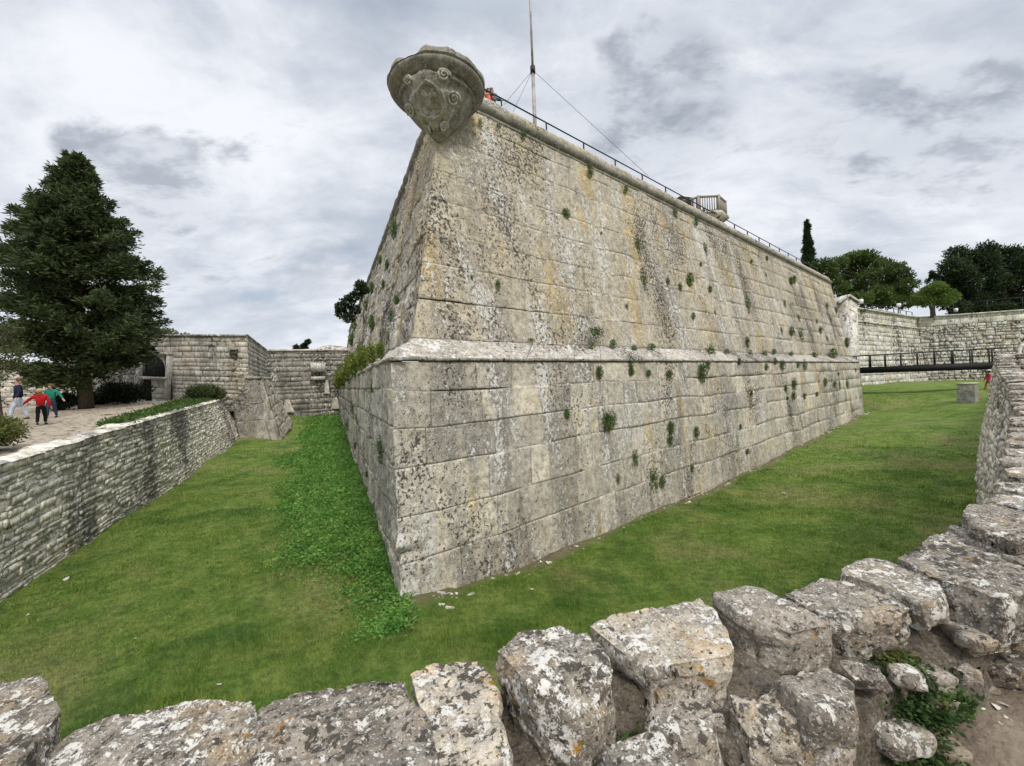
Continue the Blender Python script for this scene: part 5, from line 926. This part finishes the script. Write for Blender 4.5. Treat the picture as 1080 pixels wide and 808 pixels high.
# ------------------------------------------------------------------ people
def skin_obj(name, chain, mat, parent, sub=1):
    # chain : list of (points, radii) joined by nearest shared coordinates
    verts = []; rad = []; edges = []; idx_ = {}
    for pts, rs in chain:
        prev = None
        for p, r_ in zip(pts, rs):
            key = tuple(round(float(k), 4) for k in p)
            if key not in idx_: idx_[key] = len(verts); verts.append(key); rad.append(r_)
            c = idx_[key]
            if prev is not None and prev != c: edges.append((prev, c))
            prev = c
    me = bpy.data.meshes.new(name); me.from_pydata(verts, edges, []); o = bpy.data.objects.new(name, me); COL.objects.link(o); o.parent = parent; me.materials.append(mat)
    o.modifiers.new('skin', 'SKIN'); sk = me.skin_vertices[0] if me.skin_vertices else None
    if sk is None:
        bm = bmesh.new(); bm.from_mesh(me); bm.verts.layers.skin.verify(); bm.to_mesh(me); bm.free(); sk = me.skin_vertices[0]
    for i, r_ in enumerate(rad): r_ = r_ if hasattr(r_, '__len__') else (r_, r_); sk.data[i].radius = r_; sk.data[i].use_root = (i == 0)
    for p_ in me.polygons: p_.use_smooth = True
    m_ = o.modifiers.new('sub', 'SUBSURF'); m_.levels = sub; m_.render_levels = sub; o.modifiers['skin'].use_smooth_shade = True; return o
def person(loc, hgt, face, label, shirt, legs, hair, arms, stride=.18, shoe='blackcloth', child=False, sit=False):
    """pose in a local frame, +y = facing; arms = hand targets (L, R) relative to the shoulder in units of arm length"""
    t = thing('person', loc, label, 'person'); t.rotation_euler = (0, 0, face); k = hgt/1.75; hd = 1.22 if child else 1.
    V_ = lambda x, y, z: (x*k, y*k, z*k)
    hip = .90; sh = 1.42; nk = 1.50; hz_ = 1.63 if not child else 1.60
    body = [([V_(0, 0, hip), V_(0, 0, 1.12), V_(0, .0, 1.34), V_(0, .0, nk), V_(0, .015, nk+.06), V_(0, .02, hz_+.03), V_(0, .015, hz_+.09)], [.10*k, .095*k, .10*k, .055*k, .055*k, .095*k*hd, .07*k*hd])]
    body.append(([V_(0, .02, hz_+.03), V_(0, .115*hd, hz_-.0)], [.095*k*hd, .018*k]))   # nose
    sleeves = []; hands = []
    for s_, (ax, ay, az) in zip((-1, 1), arms):
        S0 = V_(s_*.19, 0, sh); n = math.sqrt(ax*ax+ay*ay+az*az); d = np.array([ax, ay, az])/n; up_l, fo = .29, .26
        E = (S0[0]+d[0]*up_l*k+s_*.02*k, S0[1]+d[1]*up_l*k-.03*k, S0[2]+d[2]*up_l*k); Wp = (E[0]+d[0]*fo*k, E[1]+d[1]*fo*k+.04*k, E[2]+d[2]*fo*k)
        Pm = (Wp[0]+d[0]*.07*k, Wp[1]+d[1]*.07*k, Wp[2]+d[2]*.07*k)
        body.append(([V_(0, 0, 1.34), S0, E, Wp, Pm], [.10*k, .06*k, .045*k, .03*k, .038*k])); sleeves.append(([V_(0, 0, 1.34), S0, E, Wp], [.17*k, .085*k, .066*k, .05*k]))
        side = np.cross(d, [0, 1, 0]); side /= np.linalg.norm(side)+1e-6
        for fi, fl_ in zip((-1.5, -.5, .5, 1.5), (.065, .08, .075, .06)): b_ = np.array(Pm)+side*fi*.018*k+d*.02*k; body.append(([Pm, tuple(b_), tuple(b_+d*fl_*.6*k), tuple(b_+d*fl_*k+np.array([0, .02*k, -.005*k]))], [.03*k, .011*k, .010*k, .008*k]))
        b_ = np.array(Wp)+side*.03*k; body.append(([Wp, tuple(b_+d*.02*k), tuple(b_+d*.06*k+side*.02*k)], [.03*k, .013*k, .009*k]))
    trous = [([V_(0, 0, hip+.08), V_(0, 0, hip)], [.155*k, .15*k])]; shoes = []
    for s_ in (-1, 1):
        st_ = stride*s_; 
        if sit: kn = V_(s_*.10, .42, .88); an = V_(s_*.11, .45, .46)
        else: kn = V_(s_*.10, st_*.55+.04, .49); an = V_(s_*.10, st_, .09)
        body.append(([V_(0, 0, hip), V_(s_*.09, 0, hip-.06), kn, an], [.10*k, .07*k, .05*k, .036*k])); trous.append(([V_(0, 0, hip), V_(s_*.095, 0, hip-.06), kn, an], [.15*k, .105*k, .078*k, .062*k]))
        ah = (an[0], an[1]-.03*k, an[2]-.035*k); shoes.append(([ah, (an[0], an[1]+.07*k, an[2]-.045*k), (an[0]+s_*.01, an[1]+.17*k, an[2]-.055*k)], [.05*k, .045*k, .035*k]))
    skin_obj('body', body, M['skin'], t); skin_obj('top', [([V_(0, 0, hip-.02), V_(0, 0, 1.12), V_(0, 0, 1.34), V_(0, 0, nk-.02)], [(.18*k, .15*k), (.175*k, .15*k), (.19*k, .155*k), .085*k])]+sleeves, M[shirt], t)
    skin_obj('trousers', trous, M[legs], t)
    for s0 in shoes: skin_obj('shoe', [s0], M[shoe], t)
    hc = np.array(V_(0, -.005, hz_+.075)); ma = MA(); th = np.linspace(0, 2*math.pi, 17); ph = np.linspace(0, math.pi*.62, 9); G = []
    for p_ in ph: rr = .118*k*hd*math.sin(p_)+1e-4; G.append(np.stack([rr*np.cos(th), rr*np.sin(th)*1.1-.02*k-.015*k*(p_ > 1.2), .118*k*hd*np.cos(p_)+0*th+.0*k], -1)+hc-np.array([0, 0, .02*k])+[0, -.012*k*p_, 0])
    G = np.stack(G); G = G+.004*k*noise(G, 25/k)[..., None]; ma.grid(G, (.5, 0)); o = ma.build('hair', M[hair], smooth=True); o.parent = t; o.location = (0, 0, 0)
    ma = MA()
    for s_ in (-1, 1): c = np.array(V_(s_*.035, .098*hd, hz_+.035)); ma.box(c, (.022*k, .012*k, .012*k))
    o = ma.build('eyes', M['blackcloth'], smooth=False); o.parent = t; ma = MA(); ma.box(V_(0, .092*hd, hz_-.045), (.045*k, .01*k, .01*k)); o = ma.build('mouth', M['red']); o.parent = t
    return t
def onp(px, D): 
    for _ in range(1): p = fpt(px, 440, D)
    p[2] = plz(np.array([p[0]]), np.array([p[1]]))[0]; return p
adult = onp(20.5, 17.2); person(adult, 1.76, math.pi-.5, 'adult in a navy jacket and pale jeans walking along the path', 'navy', 'jeans_pale', 'hair', ((-.35, .25, -1), (.45, .1, -1)), .24, shoe='bark')
kid = onp(43.5, 15.0); person(kid, 1.33, .6, 'fair haired child in a red jumper and black trousers, arm stretched out', 'red', 'blackcloth', 'blond', ((-1.0, .3, -.95), (.2, .1, -1)), .14, child=True)
kid2 = onp(55, 17.6); person(kid2, 1.48, math.pi+.4, 'child in a green jumper and dark jeans behind the red jumper child', 'green_cloth', 'jeans', 'hair', ((-.6, .25, -.9), (.15, .1, -1)), .16, child=True)
tp = fpt(515.5, 108, 13.3); person((tp[0], tp[1], Tc[2]+.30), 1.15, -2.45, 'person in a salmon top leaning over the bastion rail behind the carved corbel', 'salmon', 'jeans', 'hair', ((.2, .8, -.7), (.2, .8, -.6)), .05)
tp2 = fpt(519, 106, 13.5); person((tp2[0], tp2[1], Tc[2]+.30), 1.3, -2.3, 'person in a dark teal plaid shirt resting arms on the bastion rail', 'teal', 'jeans', 'hair', ((.1, .8, -.6), (.2, .9, -.6)), .05)
pp = fpt(1083, 371, 19); person((pp[0], pp[1], 3.48), 1.62, math.pi*.9, 'person in white top and blue jeans standing past the parapet at the right edge', 'whitecloth', 'blue_jeans', 'hair', ((-.2, .2, -1), (.3, .2, -1)), .1)
pk = fpt(1043, 410, 34); person((pk[0], pk[1], ground(np.array([pk[0]]), np.array([pk[1]]))[0]), 1.55, 1.2, 'person in pink beneath the bridge end, half hidden by the parapet', 'pink', 'pink', 'hair', ((-.2, .2, -1), (.3, .2, -1)), .2)

# ------------------------------------------------------------------ sky, sun, camera
w = bpy.data.worlds.new('World'); sc.world = w; w.use_nodes = True; nt = w.node_tree; nt.nodes.clear(); N_ = nt.nodes.new; Lk = nt.links.new
SUN_EL, SUN_AZ = R_(48), R_(150)     # azimuth clockwise from +Y
sky = N_('ShaderNodeTexSky'); sky.sky_type = 'NISHITA'; sky.sun_disc = False; sky.sun_elevation = SUN_EL; sky.sun_rotation = SUN_AZ; sky.air_density = 1.; sky.dust_density = 2.
bg1 = N_('ShaderNodeBackground'); bg1.inputs[1].default_value = .10; Lk(sky.outputs[0], bg1.inputs[0])
tc = N_('ShaderNodeTexCoord'); sp = N_('ShaderNodeSeparateXYZ'); Lk(tc.outputs['Generated'], sp.inputs[0])
def mth(op, a, b=0., c=None):
    k = N_('ShaderNodeMath'); k.operation = op
    for i, v in enumerate((a, b)+(() if c is None else (c,))):
        if isinstance(v, (int, float)): k.inputs[i].default_value = v
        else: Lk(v, k.inputs[i])
    return k.outputs[0]
zc = mth('ADD', mth('MAXIMUM', sp.outputs[2], 0.), .30); cx_ = mth('DIVIDE', sp.outputs[0], zc); cy_ = mth('DIVIDE', sp.outputs[1], zc); cmb = N_('ShaderNodeCombineXYZ'); Lk(mth('MULTIPLY', cx_, 1.25), cmb.inputs[0]); Lk(mth('MULTIPLY', cy_, 1.9), cmb.inputs[1]); cmb.inputs[2].default_value = 3.7
def wn(scale, det, rough, dist=0., off=0.):
    k = N_('ShaderNodeTexNoise'); k.inputs['Scale'].default_value = scale; k.inputs['Detail'].default_value = det; k.inputs['Roughness'].default_value = rough; k.inputs['Distortion'].default_value = dist
    a = N_('ShaderNodeVectorMath'); a.operation = 'ADD'; Lk(cmb.outputs[0], a.inputs[0]); a.inputs[1].default_value = (off, off*.7, off); Lk(a.outputs[0], k.inputs['Vector']); return k.outputs[0]
def rmp(v, a, b, c=0., d=1.):
    k = N_('ShaderNodeMapRange'); k.interpolation_type = 'SMOOTHSTEP'; Lk(v, k.inputs[0]); [setattr(k.inputs[i+1], 'default_value', q_) for i, q_ in enumerate((a, b, c, d))]; return k.outputs[0]
def wmix(f, a, b):
    k = N_('ShaderNodeMix'); k.data_type = 'RGBA'
    for i, v in ((0, f), (6, a), (7, b)):
        if isinstance(v, tuple): k.inputs[i].default_value = (*v, 1)
        elif isinstance(v, (int, float)): k.inputs[i].default_value = v
        else: Lk(v, k.inputs[i])
    return k.outputs[2]
big = wn(.55, 6, .55, .4); mid_ = wn(1.6, 8, .6, .5, 5.); fine = wn(3.6, 8, .62, .3, 11.)
mixd = mth('ADD', mth('MULTIPLY', big, .5), mth('ADD', mth('MULTIPLY', mid_, .32), mth('MULTIPLY', fine, .18)))
cc = wmix(rmp(mixd, .40, .60), (.38, .42, .485), (.69, .705, .745)); cc = wmix(rmp(mid_, .60, .72, 0, .5), cc, (.32, .35, .41)); cc = wmix(rmp(wn(2.1, 7, .6, .2, 23.), .58, .72, 0, .55), cc, (.78, .79, .80))
def cloud_bank(cc, px, py, a, b, col, amt):
    q_ = ray(px, py); q_ = q_/np.linalg.norm(q_); k = N_('ShaderNodeVectorMath'); k.operation = 'DOT_PRODUCT'; Lk(tc.outputs['Generated'], k.inputs[0]); k.inputs[1].default_value = tuple(q_)
    v = mth('ADD', k.outputs['Value'], mth('MULTIPLY', mth('SUBTRACT', mid_, .5), .09)); v = mth('ADD', v, mth('MULTIPLY', mth('SUBTRACT', fine, .5), .05)); return wmix(rmp(v, a, b, 0, amt), cc, col)
for px, py, a, b, amt in ((692, 106, .988, 1.012, .95), (650, 118, .992, 1.012, .7), (168, 216, .994, 1.008, .8), (935, 100, .994, 1.010, .6), (1030, 118, .995, 1.008, .7)): cc = cloud_bank(cc, px, py, a, b, wmix(rmp(wn(4.5, 6, .62, .2, 41.), .38, .62), (.27, .30, .355), (.50, .53, .58)), amt)
hz2 = rmp(sp.outputs[2], .30, .0); cc = wmix(mth('MULTIPLY', hz2, .40), cc, (.66, .69, .74))
bg2 = N_('ShaderNodeBackground'); Lk(cc, bg2.inputs[0]); Lk(rmp(sp.outputs[2], .66, 1., 1.28, 3.9), bg2.inputs[1])
cov = rmp(mth('ADD', mth('MULTIPLY', big, .5), mth('MULTIPLY', wn(1.1, 7, .6, .3, 31.), .5)), .36, .46, .62, .97); ms = N_('ShaderNodeMixShader'); Lk(cov, ms.inputs[0]); Lk(bg1.outputs[0], ms.inputs[1]); Lk(bg2.outputs[0], ms.inputs[2]); wo = N_('ShaderNodeOutputWorld'); Lk(ms.outputs[0], wo.inputs[0])
sl = bpy.data.lights.new('sun', 'SUN'); sl.energy = 2.1; sl.angle = R_(14); sl.color = (1, .93, .83); so = bpy.data.objects.new('sun', sl); COL.objects.link(so)
d = Vector((math.sin(SUN_AZ)*math.cos(SUN_EL), math.cos(SUN_AZ)*math.cos(SUN_EL), math.sin(SUN_EL))); so.rotation_euler = (-d).to_track_quat('-Z', 'Y').to_euler(); so.location = (0, 0, 40)
cd = bpy.data.cameras.new('camera'); cd.sensor_width = 36; cd.sensor_fit = 'HORIZONTAL'; cd.lens = 36*F/1080; cd.clip_end = 6000; cd.clip_start = .05; co = bpy.data.objects.new('camera', cd); COL.objects.link(co)
co.matrix_world = Matrix(((RT[0], UP[0], -_fw[0], 0), (RT[1], UP[1], -_fw[1], 0), (RT[2], UP[2], -_fw[2], H), (0, 0, 0, 1))); sc.camera = co
sc.view_settings.view_transform = 'Standard'; sc.view_settings.look = 'None'; sc.view_settings.exposure = .1; sc.view_settings.gamma = 1
sc.render.resolution_x = 1024; sc.render.resolution_y = 766
print('objects', len(sc.objects), 'polys', sum(len(o.data.polygons) for o in sc.objects if o.type == 'MESH'))
